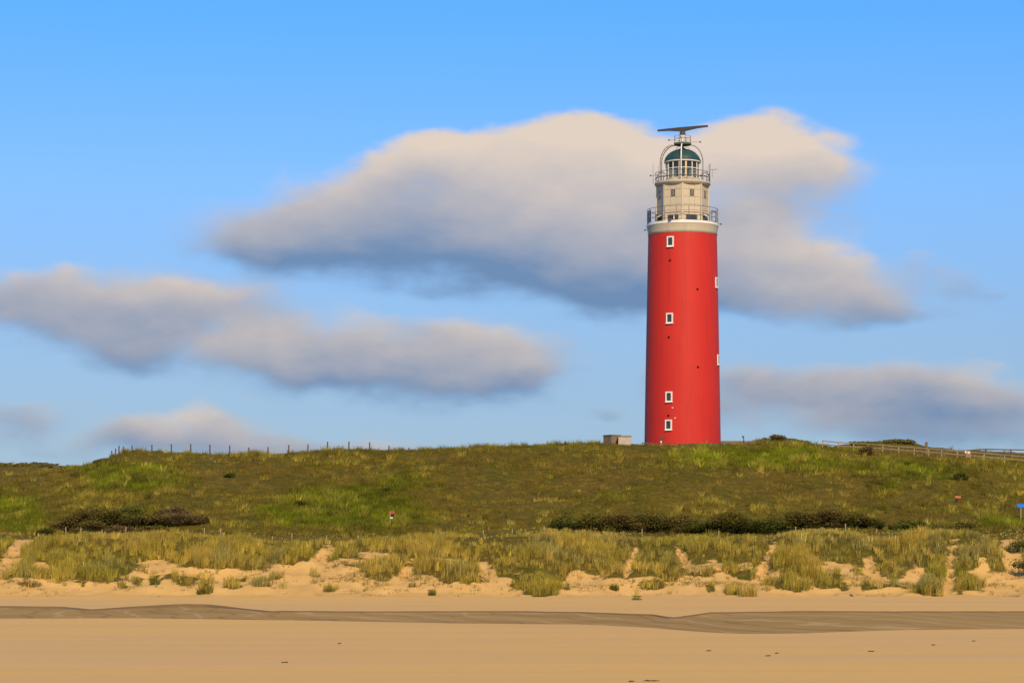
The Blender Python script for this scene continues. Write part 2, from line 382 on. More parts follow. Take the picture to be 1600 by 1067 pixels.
def height(X, Y):
    X = np.asarray(X, float); Y = np.asarray(Y, float)
    z = hgt_raw(X, Y)
    amp = sstep(216, 226, Y) * sstep(420, 330, Y)
    cr = 1 - 0.75 * np.exp(-((Y - 290) / 7.0) ** 2)
    lh = 1 - sstep(10, 6, np.hypot(X - 20.83, Y - 297))
    f = sstep(216, 219, Y) * sstep(241, 232, Y)
    z = z + amp * cr * lh * (0.9 * fbm(X * 0.10, Y * 0.13, 1, 3) + (0.28 - 0.18 * sstep(238, 230, Y)) * fbm(X * 0.5, Y * 0.55, 2, 3)) + f * 0.8 * mound(X, Y)
    # sandy hollows
    px = 800 + FPX * X / np.maximum(Y, 1); py = YH - FPX * (z - EYE) / np.maximum(Y, 1)
    for (cx, cy, rx, ry, t) in SANDY[:12]:
        z = z - f * 0.5 * np.exp(-0.7 * ell(px, py, cx, cy, rx, ry, t))
    # tidal channel with a small cut bank on its landward side
    yn, yf = ynear(X), yfar(X)
    chn = sstep(0, 5.0, Y - yn) * sstep(0.21, 0.0, Y - yf)
    z = z * (1 - chn) + CH * chn
    inch = (Y > yn) & (Y < yf)
    z = z + np.where(inch, 0.05 * fbm(X * 0.16, Y * 0.10, 14, 3) * sstep(0, 6, Y - yn) * sstep(0, 6, yf - Y), 0)
    b = sstep(240, 214, Y) * (1 - inch)
    z = z + b * (0.05 * fbm(X * 0.03, Y * 0.03, 12, 2)) * sstep(0, 8, np.abs(Y - yn))
    return z

YREF = (145.0, 197.0)
xs = np.concatenate([[-6000, -2500, -1000, -500, -300, -200, -150, -120, -100, -88, -80], np.arange(-75, 75.01, 0.45), [80, 88, 100, 120, 150, 200, 300, 500, 1000, 2500, 6000]])
ys = np.concatenate([[-400, -200, -100, -50, -20, 0, 15, 30, 42, 52], np.arange(60, 120, 2.0), np.arange(120, 145, 1.25), np.arange(145, 197, 1.0), [197.0, 197.2, 197.4], np.arange(198, 216, 0.5), np.arange(216, 246, 0.3), np.arange(246, 300, 0.45), np.arange(300, 342, 0.9), [345, 350, 360, 380, 420, 500, 650, 800, 1500, 3000, 6000]])
GX, GY = np.meshgrid(xs, ys)
_yn, _yf = ynear(xs), yfar(xs)
for _j in range(len(xs)):
    GY[:, _j] = np.interp(ys, [-400, 110, YREF[0], YREF[1], YREF[1] + 0.4, 216.0, 6000], [-400, 110, _yn[_j], _yf[_j], _yf[_j] + 0.4, 216.0, 6000])
GZ = height(GX, GY)
VEG = np.where(GY > 214, veg_mask(GX, np.maximum(GY, 1), GZ), 0.0)
nx, ny = len(xs), len(ys)
idx = np.arange(nx * ny).reshape(ny, nx)
quads = np.stack([idx[:-1, :-1], idx[:-1, 1:], idx[1:, 1:], idx[1:, :-1]], -1).reshape(-1, 4)
ry = np.repeat((ys[:-1] + ys[1:])[:, None] / 2, nx - 1, 1).ravel()
in_ch = (ry > YREF[0]) & (ry < YREF[1] + 0.4)
is_dune = ry > 216
def np_mesh(name, V, F, mat_, attrs=None, smooth=True, k=None):
    me = bpy.data.meshes.new(name); k = F.shape[1]
    me.vertices.add(len(V)); me.vertices.foreach_set('co', V.astype(np.float32).ravel())
    me.loops.add(F.size); me.loops.foreach_set('vertex_index', F.astype(np.int32).ravel())
    me.polygons.add(len(F)); me.polygons.foreach_set('loop_start', np.arange(0, F.size, k, dtype=np.int32))
    me.polygons.foreach_set('loop_total', np.full(len(F), k, np.int32))
    if smooth: me.polygons.foreach_set('use_smooth', np.ones(len(F), bool))
    me.materials.append(mat_)
    for an, arr in (attrs or {}).items():
        if arr.ndim == 1:
            a = me.attributes.new(an, 'FLOAT', 'POINT'); a.data.foreach_set('value', arr.astype(np.float32))
        else:
            a = me.attributes.new(an, 'FLOAT_COLOR', 'POINT')
            a.data.foreach_set('color', np.concatenate([arr, np.ones((len(arr), 1))], 1).astype(np.float32).ravel())
    me.update(calc_edges=True); me.validate()
    return me
ALLV = np.stack([GX.ravel(), GY.ravel(), GZ.ravel()], -1); ALLG = VEG.ravel()
def sub_terrain(name, sel, mat_):
    F = quads[sel]; u, inv = np.unique(F, return_inverse=True)
    me = np_mesh(name, ALLV[u], inv.reshape(-1, 4), mat_, {'veg': ALLG[u]})
    return prop(link(name, me), kind='structure')

def ground_mat(name, kind):
    m = bpy.data.materials.new(name); m.use_nodes = True; t = m.node_tree; L = t.links
    b = t.nodes['Principled BSDF']
    tcn = N(t, 'ShaderNodeTexCoord'); P = tcn.outputs['Object']
    def noise(scale, detail=4, st=(1, 1, 1), rough=0.55, off=(0, 0, 0)):
        mp = N(t, 'ShaderNodeMapping'); mp.inputs['Scale'].default_value = st; mp.inputs['Location'].default_value = off
        L.new(P, mp.inputs['Vector'])
        n = N(t, 'ShaderNodeTexNoise'); n.inputs['Scale'].default_value = scale; n.inputs['Detail'].default_value = detail; n.inputs['Roughness'].default_value = rough
        L.new(mp.outputs[0], n.inputs['Vector']); return n.outputs['Fac']
    def rng_(v, a, b_, c=0.0, d=1.0):
        n = N(t, 'ShaderNodeMapRange'); n.interpolation_type = 'SMOOTHSTEP'; L.new(v, n.inputs['Value'])
        for nm, val in (('From Min', a), ('From Max', b_), ('To Min', c), ('To Max', d)): n.inputs[nm].default_value = val
        return n.outputs[0]
    def mix(f, a, c):
        n = N(t, 'ShaderNodeMix', data_type='RGBA')
        if isinstance(f, float): n.inputs['Factor'].default_value = f
        else: L.new(f, n.inputs['Factor'])
        for s_, v in ((n.inputs[6], a), (n.inputs[7], c)):
            if isinstance(v, tuple): s_.default_value = v + (1,)
            else: L.new(v, s_)
        return n.outputs[2]
    SAND1, SAND2, SAND3 = (0.53, 0.322, 0.102), (0.57, 0.355, 0.122), (0.44, 0.262, 0.085)
    if kind == 'dune':
        sand = mix(rng_(noise(0.6), 0.4, 0.65), SAND1, SAND2)
        sand = mix(rng_(noise(6.0, 3), 0.52, 0.72, 0, 0.55), sand, SAND3)
        turf = mix(rng_(noise(0.16, 5), 0.40, 0.62), (0.096, 0.070, 0.009), (0.070, 0.066, 0.006))
        turf = mix(rng_(noise(1.3, 5), 0.45, 0.70), turf, (0.145, 0.100, 0.015))
        turf = mix(rng_(noise(5.0, 4), 0.50, 0.68, 0, 0.8), turf, (0.042, 0.036, 0.006))
        at = N(t, 'ShaderNodeAttribute', attribute_name='veg')
        ad = N(t, 'ShaderNodeMath', operation='ADD'); L.new(at.outputs['Fac'], ad.inputs[0])
        nb = N(t, 'ShaderNodeMath', operation='MULTIPLY_ADD'); L.new(noise(3.0, 4), nb.inputs[0]); nb.inputs[1].default_value = 0.7; nb.inputs[2].default_value = -0.35
        L.new(nb.outputs[0], ad.inputs[1])
        L.new(mix(rng_(ad.outputs[0], 0.4, 0.9), sand, turf), b.inputs['Base Color'])
        b.inputs['Roughness'].default_value = 0.95; b.inputs['Specular IOR Level'].default_value = 0.1
        bs, bd = 4.0, 0.06
        hb = noise(bs, 5)
    elif kind == 'beach':
        sand = mix(rng_(noise(0.05, 4, (0.25, 1.3, 1)), 0.38, 0.64), (0.60, 0.37, 0.122), (0.57, 0.355, 0.132))
        sand = mix(rng_(noise(0.12, 4, (0.18, 1.6, 1), off=(7, 3, 0)), 0.47, 0.66, 0, 0.45), sand, (0.50, 0.325, 0.165))
        sand = mix(rng_(noise(2.5, 4, (0.3, 1, 1)), 0.5, 0.75, 0, 0.35), sand, (0.45, 0.285, 0.14))
        L.new(sand, b.inputs['Base Color'])
        L.new(rng_(noise(0.07, 3, (0.2, 1.2, 1), off=(2, 9, 0)), 0.35, 0.65, 0.62, 0.9), b.inputs['Roughness'])
        b.inputs['Specular IOR Level'].default_value = 0.03
        hb = noise(1.6, 5, (0.45, 1.0, 1)); bd = 0.05
    else:
        sand = mix(rng_(noise(0.10, 5, (0.5, 1, 1)), 0.4, 0.62), (0.35, 0.212, 0.052), (0.295, 0.18, 0.047))
        sand = mix(rng_(noise(0.8, 5, (0.35, 0.9, 1)), 0.48, 0.7, 0, 0.7), sand, (0.36, 0.24, 0.12))
        # thin winding rills
        w = N(t, 'ShaderNodeTexWave'); w.wave_type = 'BANDS'; w.bands_direction = 'DIAGONAL'
        mp = N(t, 'ShaderNodeMapping'); mp.inputs['Scale'].default_value = (0.5, 0.11, 1); L.new(P, mp.inputs['Vector']); L.new(mp.outputs[0], w.inputs['Vector'])
        w.inputs['Scale'].default_value = 0.24; w.inputs['Distortion'].default_value = 11; w.inputs['Detail'].default_value = 4; w.inputs['Detail Scale'].default_value = 0.8
        sand = mix(rng_(w.outputs['Fac'], 0.95, 1.0, 0, 0.4), sand, (0.14, 0.092, 0.042))
        sand = mix(rng_(w.outputs['Fac'], 0.05, 0.0, 0, 0.5), sand, (0.48, 0.32, 0.15))
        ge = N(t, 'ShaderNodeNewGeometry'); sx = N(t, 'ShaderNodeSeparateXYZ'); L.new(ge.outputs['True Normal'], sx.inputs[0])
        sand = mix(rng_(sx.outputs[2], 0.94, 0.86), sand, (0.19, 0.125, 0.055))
        L.new(sand, b.inputs['Base Color'])
        b.inputs['Roughness'].default_value = 0.75; b.inputs['Specular IOR Level'].default_value = 0.06
        hb = noise(1.2, 6, (0.4, 1, 1)); bd = 0.08
    bp = N(t, 'ShaderNodeBump'); bp.inputs['Strength'].default_value = 0.6; bp.inputs['Distance'].default_value = bd
    L.new(hb, bp.inputs['Height']); L.new(bp.outputs[0], b.inputs['Normal'])
    return m
sub_terrain('beach', ~in_ch & ~is_dune, ground_mat('beach_sand', 'beach'))
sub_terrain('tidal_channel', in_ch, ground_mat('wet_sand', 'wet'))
sub_terrain('dune', is_dune, ground_mat('dune_ground', 'dune'))

def gz(X, Y): return float(height(np.array([X]), np.array([Y]))[0])
def at(px, Y, dz=0.0):
    X = (px - 800) * Y / FPX
    return Vector((X, Y, gz(X, Y) + dz))

# ------------------------------------------------------------------ lighthouse
LY = 297.0; S = LY / FPX
LX = (1066.5 - 800) * S; LZ0 = 17.35
LROT = -math.atan2(LX, LY)
def ZL(py, depth=0.0): return EYE + (YH - py) * (LY - depth) / FPX - LZ0
lh = empty('lighthouse', (LX, LY, LZ0), LROT)
prop(lh, 'tall red lighthouse with white top and teal dome on the dune', 'lighthouse')

def paint(name, c, c2, streak, rough):
    m = bpy.data.materials.new(name); m.use_nodes = True; t = m.node_tree; L = t.links
    b = t.nodes['Principled BSDF']; b.inputs['Roughness'].default_value = rough; b.inputs['Specular IOR Level'].default_value = 0.25
    P = N(t, 'ShaderNodeTexCoord').outputs['Object']
    def ns(scale, st, det=4):
        mp = N(t, 'ShaderNodeMapping'); mp.inputs['Scale'].default_value = st; L.new(P, mp.inputs['Vector'])
        n = N(t, 'ShaderNodeTexNoise'); n.inputs['Scale'].default_value = scale; n.inputs['Detail'].default_value = det; L.new(mp.outputs[0], n.inputs['Vector'])
        return n.outputs['Fac']
    def mx(f, lo, hi, amt, a, c_):
        r = N(t, 'ShaderNodeMapRange'); L.new(f, r.inputs['Value']); r.inputs['From Min'].default_value = lo; r.inputs['From Max'].default_value = hi; r.inputs['To Max'].default_value = amt
        n = N(t, 'ShaderNodeMix', data_type='RGBA'); L.new(r.outputs[0], n.inputs['Factor'])
        if isinstance(a, tuple): n.inputs[6].default_value = a + (1,)
        else: L.new(a, n.inputs[6])
        n.inputs[7].default_value = c_ + (1,); return n.outputs[2]
    k = mx(ns(0.35, (1, 1, 0.6), 5), 0.35, 0.7, 1.0, c, c2)
    k = mx(ns(2.2, (1, 1, 0.06), 4), 0.54, 0.75, 0.85, k, streak)
    k = mx(ns(9, (1, 1, 1), 3), 0.6, 0.75, 0.25, k, streak)
    L.new(k, b.inputs['Base Color'])
    bp = N(t, 'ShaderNodeBump'); bp.inputs['Strength'].default_value = 0.35; bp.inputs['Distance'].default_value = 0.03
    L.new(ns(3.5, (1, 1, 2.2), 4), bp.inputs['Height']); L.new(bp.outputs[0], b.inputs['Normal'])
    return m
M_red = paint('red_paint', (0.52, 0.027, 0.016), (0.48, 0.024, 0.015), (0.40, 0.023, 0.016), 0.55)
M_white = paint('weathered_white_paint', (0.52, 0.455, 0.335), (0.48, 0.415, 0.305), (0.40, 0.345, 0.25), 0.6)
M_trim = mat('white_trim', (0.80, 0.78, 0.72), 0.5, (0.68, 0.65, 0.58), 4)
M_dark = mat('dark_steel', (0.045, 0.042, 0.042), 0.5, (0.09, 0.075, 0.062), 6)
M_grey = mat('grey_steel', (0.22, 0.20, 0.18), 0.5, (0.14, 0.125, 0.11), 5)
M_rail = mat('worn_rail_steel', (0.13, 0.11, 0.10), 0.5, (0.24, 0.20, 0.165), 5)
M_teal = mat('teal_copper', (0.018, 0.050, 0.050), 0.5, (0.032, 0.074, 0.070), 2.5, bump=0.1, bscale=6)
M_pane = mat('dark_window_glass', (0.022, 0.028, 0.025), 0.12, (0.045, 0.052, 0.045), 1.5, spec=0.6)
M_hole = mat('vent_black', (0.02, 0.008, 0.007), 0.9)
M_yel = mat('cream_yellow_paint', (0.62, 0.50, 0.27), 0.5, (0.52, 0.42, 0.22), 3)
M_bronze = mat('dark_radar_paint', (0.048, 0.045, 0.040), 0.55, (0.075, 0.062, 0.05), 3)
M_olive = mat('olive_deck_steel', (0.055, 0.075, 0.04), 0.6, (0.10, 0.105, 0.06), 4)
M_lens = mat('lens_glass', (0.62, 0.66, 0.62), 0.12, (0.45, 0.5, 0.47), 8, spec=0.8, stretch=(1, 1, 6))
gm = bpy.data.materials.new('lantern_glass'); gm.use_nodes = True
_t = gm.node_tree; _b = _t.nodes['Principled BSDF']; _b.inputs['Base Color'].default_value = (0.06, 0.08, 0.075, 1); _b.inputs['Roughness'].default_value = 0.05; _b.inputs['Specular IOR Level'].default_value = 0.7
_tr = N(_t, 'ShaderNodeBsdfTransparent'); _tr.inputs[0].default_value = (0.88, 0.93, 0.91, 1)
_mx = N(_t, 'ShaderNodeMixShader'); _mx.inputs[0].default_value = 0.22
_t.links.new(_tr.outputs[0], _mx.inputs[1]); _t.links.new(_b.outputs[0], _mx.inputs[2]); _t.links.new(_mx.outputs[0], _t.nodes['Material Output'].inputs['Surface'])
M_glass = gm

r0, r1 = 59.7 * S, 53.6 * S
zr = ZL(369.3)
def RT(z): t = z / zr; return r0 + (r1 - r0) * (0.88 * t + 0.12 * t * t)
MB().lathe([(RT(zr * i / 24.0), zr * i / 24.0) for i in range(25)], 96).build('red_tower_wall', M_red, lh)
zl0, zl1 = ZL(355.5), ZL(351.2)
MB().lathe([(r1 - 0.02, zr - 0.01), (r1 + 0.03, zr + 0.0), (r1 + 0.03, zr + 0.35), (r1 + 0.10, zl0 - 0.3), (r1 + 0.16, zl0 - 0.02)], 96).build('white_collar', M_white, lh)
MB().lathe([(r1 + 0.1, zl0 - 0.02), (55.8 * S, zl0), (56.2 * S, zl0 + 0.05), (56.2 * S, zl1 - 0.04), (55.6 * S, zl1), (1.0, zl1 + 0.05)], 96, False).build('gallery_floor', M_trim, lh)

def on_tower(dxpx, py):
    z = ZL(py, 4.4); r = RT(min(max(z, 0), zr)); ph = math.asin(max(-1, min(1, dxpx * (LY - 4) / FPX / r)))
    z = EYE + (YH - py) * (LY - r * math.cos(ph)) / FPX - LZ0
    return r, ph, z
def frame_mesh(w, h, b, d, sill=0.0):
    m = MB()
    m.box((0, 0, h / 2 - b / 2), (w, d, b)); m.box((0, 0, -h / 2 + b / 2), (w, d, b))
    m.box((-w / 2 + b / 2, 0.002, 0), (b, d - 0.004, h - 2 * b)); m.box((w / 2 - b / 2, 0.002, 0), (b, d - 0.004, h - 2 * b))
    if sill: m.box((0, -0.03, -h / 2 - 0.03), (w + 0.08, d + 0.06, 0.06))
    return m
fme = frame_mesh(0.86, 1.24, 0.15, 0.22, 1).mesh('window', M_trim)
pme = MB().box((0, -0.045, 0), (0.57, 0.02, 0.95)).mesh('pane', M_pane)
bme = MB().box((0, -0.07, 0), (0.035, 0.03, 0.95)).mesh('glazing_bar', M_dark)
for (dxp, py) in ((-18.8, 377.2), (-20, 497), (-21, 619.8), (-21.6, 663.6), (53.4, 442), (56.3, 562.5)):
    r, ph, z = on_tower(dxp, py)
    q = r + 0.03
    w = link('window', fme, lh, (q * math.sin(ph), -q * math.cos(ph), z), (0, 0, ph))
    link('pane', pme, w)
    link('glazing_bar', bme, w, (-0.09, 0, 0))
    if dxp > 0: w.scale = (1, 0.6, 1)
vme = MB().lathe([(0.0, 0.10), (0.11, 0.10), (0.15, 0.0)], 10).mesh('vent_hole', M_hole)
for (dxp, py) in ((-19.6, 406.5), (-21.3, 526.5), (-22, 649), (23.2, 452), (24, 573.5)):
    r, ph, z = on_tower(dxp, py)
    w = link('vent_hole', vme, lh, (r * math.sin(ph), -r * math.cos(ph), z)); w.rotation_euler = (R(90), 0, ph)
spot = MB().box((0, 0, 0), (0.16, 0.14, 0.12)).mesh('wall_lamp', M_trim)
for (dxp, py) in ((-15.4, 637), (-11.5, 653)):
    r, ph, z = on_tower(dxp, py)
    link('wall_lamp', spot, lh, ((r + 0.03) * math.sin(ph), -(r + 0.03) * math.cos(ph), z), (0, 0, ph))

def ring(r, z, n=64, a0=0.0, a1=360.0):
    full = abs(a1 - a0) >= 360
    m = n if full else n + 1
    return [(r * math.sin(R(a0 + (a1 - a0) * k / n)), -r * math.cos(R(a0 + (a1 - a0) * k / n)), z) for k in range(m)]
# lower gallery railing
rg = 55.0 * S; hg = 22.5 * S
rail = MB().tube(ring(rg, zl1 + hg), 0.035, 6, True).build('gallery_railing', M_rail, lh)
for zz in (0.35, 0.68): MB().tube(ring(rg, zl1 + hg * zz), 0.022, 6, True).build('rail', M_rail, rail)
pm = MB().tube([(0, 0, 0), (0, 0, hg)], 0.032, 6).mesh('post', M_rail)
for k in range(18):
    a = R(10 + 20 * k); link('post', pm, rail, (rg * math.sin(a), -rg * math.cos(a), zl1))
scr = mat('grey_screen_panel', (0.13, 0.135, 0.13), 0.5, (0.09, 0.09, 0.085), 3)
for a in (-82, -98, -70):
    MB().box((0, 0, 0), (0.9, 0.03, hg * 0.85)).build('wind_screen', scr, rail, ((rg - 0.07) * math.sin(R(a)), -(rg - 0.07) * math.cos(R(a)), zl1 + hg * 0.48), (0, 0, R(a)))
fr = frame_mesh(1.25, hg * 0.78, 0.07, 0.06).mesh('screen_frame', M_dark)
for a in (82, 66, -84):
    link('screen_frame', fr, rail, ((rg - 0.16) * math.sin(R(a)), -(rg - 0.16) * math.cos(R(a)), zl1 + hg * 0.42), (0, 0, R(a)))

# octagonal watch room
Ro = 41.2 * S; zo0, zo1 = zl1 + 0.02, ZL(290.5)
core = MB().lathe([(Ro - 0.10, zo0), (Ro - 0.10, zo1)], 8, False).build('watch_room', M_white, lh)
ap = Ro * math.cos(R(22.5)); fw = 2 * Ro * math.sin(R(22.5))
dpt = 2.8
seams = [zo0 + 0.0, ZL(331, dpt), ZL(319.2, dpt), ZL(307.4, dpt), ZL(295.6, dpt), zo1]
pil = MB().box((0, 0, (zo1 + zo0) / 2), (0.26, 0.14, zo1 - zo0 - 0.02)).mesh('pilaster', M_white)
pw = (fw - 0.30) / 3
rows = []
for i in range(5):
    h = seams[i + 1] - seams[i]
    rows.append(MB().box((0, 0, 0), (pw - 0.03, 0.09, h - 0.035)).mesh('panel', M_white))
lip = MB().box((0, 0, 0), (fw - 0.28, 0.16, 0.07)).mesh('ledge', M_white)
uwf = frame_mesh(0.46, 0.80, 0.06, 0.08).mesh('upper_window', M_dark); uwp = MB().box((0, 0.01, 0), (0.33, 0.02, 0.67)).mesh('pane', M_pane); uwb = MB().box((0, -0.02, 0), (0.06, 0.03, 0.67)).mesh('glazing_bar', M_yel)
lwf = frame_mesh(1.36, 0.62, 0.05, 0.07).mesh('lower_window', M_dark); lwp = MB().box((0, 0.01, 0), (1.25, 0.02, 0.51)).mesh('pane', M_pane); lwb = MB().box((0, -0.02, 0), (0.12, 0.04, 0.51)).mesh('glazing_bar', M_trim)
flap = MB().box((0, 0, 0), (1.2, 0.03, 0.5)).mesh('shutter_flap', M_trim)
for k in range(8):
    a = R(45 * k); link('pilaster', pil, core, ((Ro - 0.075) * math.sin(a), -(Ro - 0.075) * math.cos(a), 0), (0, 0, a))
    c = R(45 * k + 22.5); n = Vector((math.sin(c), -math.cos(c), 0)); t = Vector((math.cos(c), math.sin(c), 0))
    for i in range(5):
        for j in (-1, 0, 1):
            p = n * (ap - 0.075) + t * (j * pw); link('panel', rows[i], core, (p.x, p.y, (seams[i] + seams[i + 1]) / 2), (0, 0, c))
    p = n * (ap - 0.0); link('ledge', lip, core, (p.x, p.y, seams[1] + 0.02), (0, 0, c))
    zu = ZL(300.8, dpt); p = n * (ap - 0.01)
    u = link('upper_window', uwf, core, (p.x, p.y, zu), (0, 0, c)); link('pane', uwp, u); link('glazing_bar', uwb, u)
    off = 0.0 if k % 2 else (-0.05 if k == 0 else 0.05)
    p = n * (ap - 0.005) + t * off; zw = ZL(339, dpt)
    u = link('lower_window', lwf, core, (p.x, p.y, zw), (0, 0, c)); link('pane', lwp, u)
    if k in (7, 3): link('glazing_bar', lwb, u, (0.12, 0, 0))
    if k in (6, 1): link('shutter_flap', flap, u, (0, -0.17, 0.33), (R(-48), 0, 0))

# upper balcony
zb0, zb1 = ZL(291.5), ZL(286.2)
MB().lathe([(Ro - 0.25, zb0 - 0.10), (40.9 * S, zb0 - 0.06), (42.2 * S, zb0 + 0.04), (43.6 * S, zb0 + 0.18), (43.6 * S, zb1 - 0.05), (42.9 * S, zb1), (0.5, zb1 + 0.05)], 96, False).build('upper_balcony', M_white, lh)
ru = 42.3 * S; hu = 15.0 * S
rail = MB().tube(ring(ru, zb1 + hu), 0.032, 6, True).build('balcony_railing', M_rail, lh)
MB().tube(ring(ru, zb1 + hu * 0.42), 0.05, 6, True).build('rail', M_dark, rail)
pm = MB().tube([(0, 0, 0), (0, 0, hu)], 0.03, 6).mesh('post', M_rail)
for k in range(20):
    a = R(9 + 18 * k); link('post', pm, rail, (ru * math.sin(a), -ru * math.cos(a), zb1))
for a0, a1 in ((-75, -38), (40, 78)):       # the pair of dark curved stays
    MB().tube([(ru * math.sin(R(a0 + (a1 - a0) * k / 8)) * 0.99, -ru * math.cos(R(a0 + (a1 - a0) * k / 8)) * 0.99, zb1 + hu * (0.12 + 0.75 * math.sin(math.pi * (0.1 + 0.7 * k / 8)))) for k in range(9)], 0.05, 6).build('curved_stay', M_dark, rail)

# lantern
Rl = 26.4 * S; zn0, zn1 = zb1 + 0.04, ZL(255.5); zmid = ZL(262.0, 1.6)
NL = 16
lant = MB().lathe([(Rl + 0.05, zn0), (Rl + 0.05, zn0 + 0.42), (Rl - 0.1, zn0 + 0.46), (0.2, zn0 + 0.46)], NL, False, R(11.25)).build('lantern', M_white, lh)
mul = MB().box((0, 0, (zn1 - zn0 - 0.4) / 2), (0.09, 0.10, zn1 - zn0 - 0.4)).mesh('mullion', M_trim)
muly = MB().box((0, 0, (zn1 - zn0 - 0.4) / 2), (0.22, 0.12, zn1 - zn0 - 0.4)).mesh('mullion', M_yel)
plw = 2 * Rl * math.sin(R(11.25)) - 0.1
apl = Rl * math.cos(R(11.25)) - 0.01
lo_p = MB().box((0, 0, (zmid + zn0 + 0.46) / 2), (plw, 0.015, zmid - zn0 - 0.52)).mesh('pane', M_glass)
up_p = MB().box((0, 0, (zmid + zn1) / 2), (plw, 0.015, zn1 - zmid - 0.06)).mesh('pane', M_glass)
tr = MB().box((0, 0, 0), (plw + 0.02, 0.06, 0.07)).mesh('transom', M_trim)
for k in range(NL):
    a = R(22.5 * k + 11.25)
    link('mullion', muly if k == 0 else mul, lant, (Rl * math.sin(a), -Rl * math.cos(a), zn0 + 0.4), (0, 0, a))
    c = R(22.5 * k)
    q = (apl * math.sin(c), -apl * math.cos(c), 0)
    link('pane', lo_p, lant, q, (0, 0, c)); link('pane', up_p, lant, q, (0, 0, c))
    link('transom', tr, lant, (q[0], q[1], zmid), (0, 0, c))
MB().lathe([(0.5, zn0 + 0.4), (0.72, zn0 + 0.7), (0.80, zn0 + 1.2), (0.72, zn1 - 0.45), (0.5, zn1 - 0.2)], 24).build('lens', M_lens, lant)
MB().lathe([(Rl - 0.28, zn1 - 0.01), (Rl - 0.30, zmid + 0.18), (Rl - 0.36, zmid + 0.18), (Rl - 0.36, zn1 - 0.01)], 32).build('roof_skirt', M_dark, lant)
zd = zn1 + 0.22; hd = ZL(233.5) - zd
dome = MB().lathe([(Rl - 0.05, zn1), (28.6 * S, zn1 + 0.03), (28.7 * S, zn1 + 0.12), (28.2 * S, zd)], 48).build('lantern_eave', M_trim, lh)
prof = []
for i in range(13):
    t = R(90 * i / 12); prof.append((28.0 * S * math.cos(t) + 0.001, zd + hd * math.sin(t) ** 1.12))
prof = [(28.9 * S, zd - 0.05), (28.9 * S, zd + 0.06)] + prof[0:12] + [(0.001, zd + hd)]
dome = MB().lathe(prof, 48).build('dome', M_teal, lh)
for k in range(12):
    a = R(30 * k + 8)
    MB().tube([((28.0 * S * math.cos(R(90 * i / 10)) + 0.01) * math.sin(a), -(28.0 * S * math.cos(R(90 * i / 10)) + 0.01) * math.cos(a), zd + 0.01 + hd * math.sin(R(90 * i / 10)) ** 1.12) for i in range(10)], 0.03, 5).build('rib', M_teal, dome)
MB().lathe([(0.34, zd + hd - 0.12), (0.34, zd + hd + 0.1), (0.15, zd + hd + 0.2), (0.10, zd + hd + 0.55), (0.001, zd + hd + 0.6)], 16).build('finial', M_dark, dome)
for sx in (-1, 1):
    MB().tube([(sx * 0.75, -0.3, zd + hd * 0.86), (sx * 0.8, -0.3, zd + hd * 1.08), (sx * 0.35, -0.3, zd + hd * 1.16)], 0.025, 5).build('dome_hoop', M_grey, dome)

# radar scaffold: four bent legs carrying a small deck
zp = ZL(226.5); Ra = 33.0 * S
def leg_pts(az_, rr, top=0.95):
    pts = []
    zs0 = ZL(255)
    for i in range(5): pts.append((rr, zb1 + 0.02 + (zs0 - zb1) * i / 5.0))
    for i in range(13):
        t = R(90 * i / 12); pts.append((top + (rr - top) * math.cos(t), zs0 + (zp - 0.05 - zs0) * math.sin(t)))
    a = R(az_)
    return [(r * math.sin(a), -r * math.cos(a), z) for r, z in pts]
scaf = MB().lathe([(0.2, zp - 0.06), (13.5 * S, zp - 0.05), (13.6 * S, zp + 0.18), (0.2, zp + 0.16)], 16, False).build('radar_deck', M_olive, lh)
MB().tube(leg_pts(-4, Ra), 0.075, 8).build('leg', M_trim, scaf)
MB().tube(leg_pts(176, Ra), 0.06, 8).build('leg', M_trim, scaf)
MB().tube(leg_pts(90, Ra - 0.1), 0.055, 8).build('leg', M_grey, scaf)
for aa, rr in ((-84, Ra + 0.16), (-98, Ra)):
    MB().tube(leg_pts(aa, rr, 0.85 if rr == Ra else 1.2), 0.055, 8).build('leg', M_grey, scaf)
L1, L2 = leg_pts(-84, Ra + 0.16, 1.2), leg_pts(-98, Ra, 0.85)
for i in range(1, 15, 2): MB().tube([L1[i], L2[i]], 0.022, 5).build('rung', M_grey, scaf)
rd = 13.2 * S; hd2 = 13.0 * S
for k in range(8):
    a = R(20 + 45 * k); MB().tube([(rd * math.sin(a), -rd * math.cos(a), zp + 0.16), (rd * math.sin(a), -rd * math.cos(a), zp + hd2)], 0.024, 5).build('post', M_grey, scaf)
for zz in (0.55, 1.0): MB().tube(ring(rd, zp + 0.16 + (hd2 - 0.16) * zz, 24), 0.022, 5, True).build('rail', M_grey, scaf)
for (sx, ex, py) in ((-1, -21.0, 219), (1, 27.5, 222.5)):
    z = ZL(py)
    arm = MB().tube([(sx * rd, 0, z), (ex * S, 0, z)], 0.022, 5).build('lamp_arm', M_grey, scaf)
    MB().lathe([(0.001, z - 0.10), (0.09, z - 0.07), (0.12, z), (0.07, z + 0.08), (0.001, z + 0.1)], 10).build('signal_lamp', M_dark, arm, (ex * S, 0, 0))
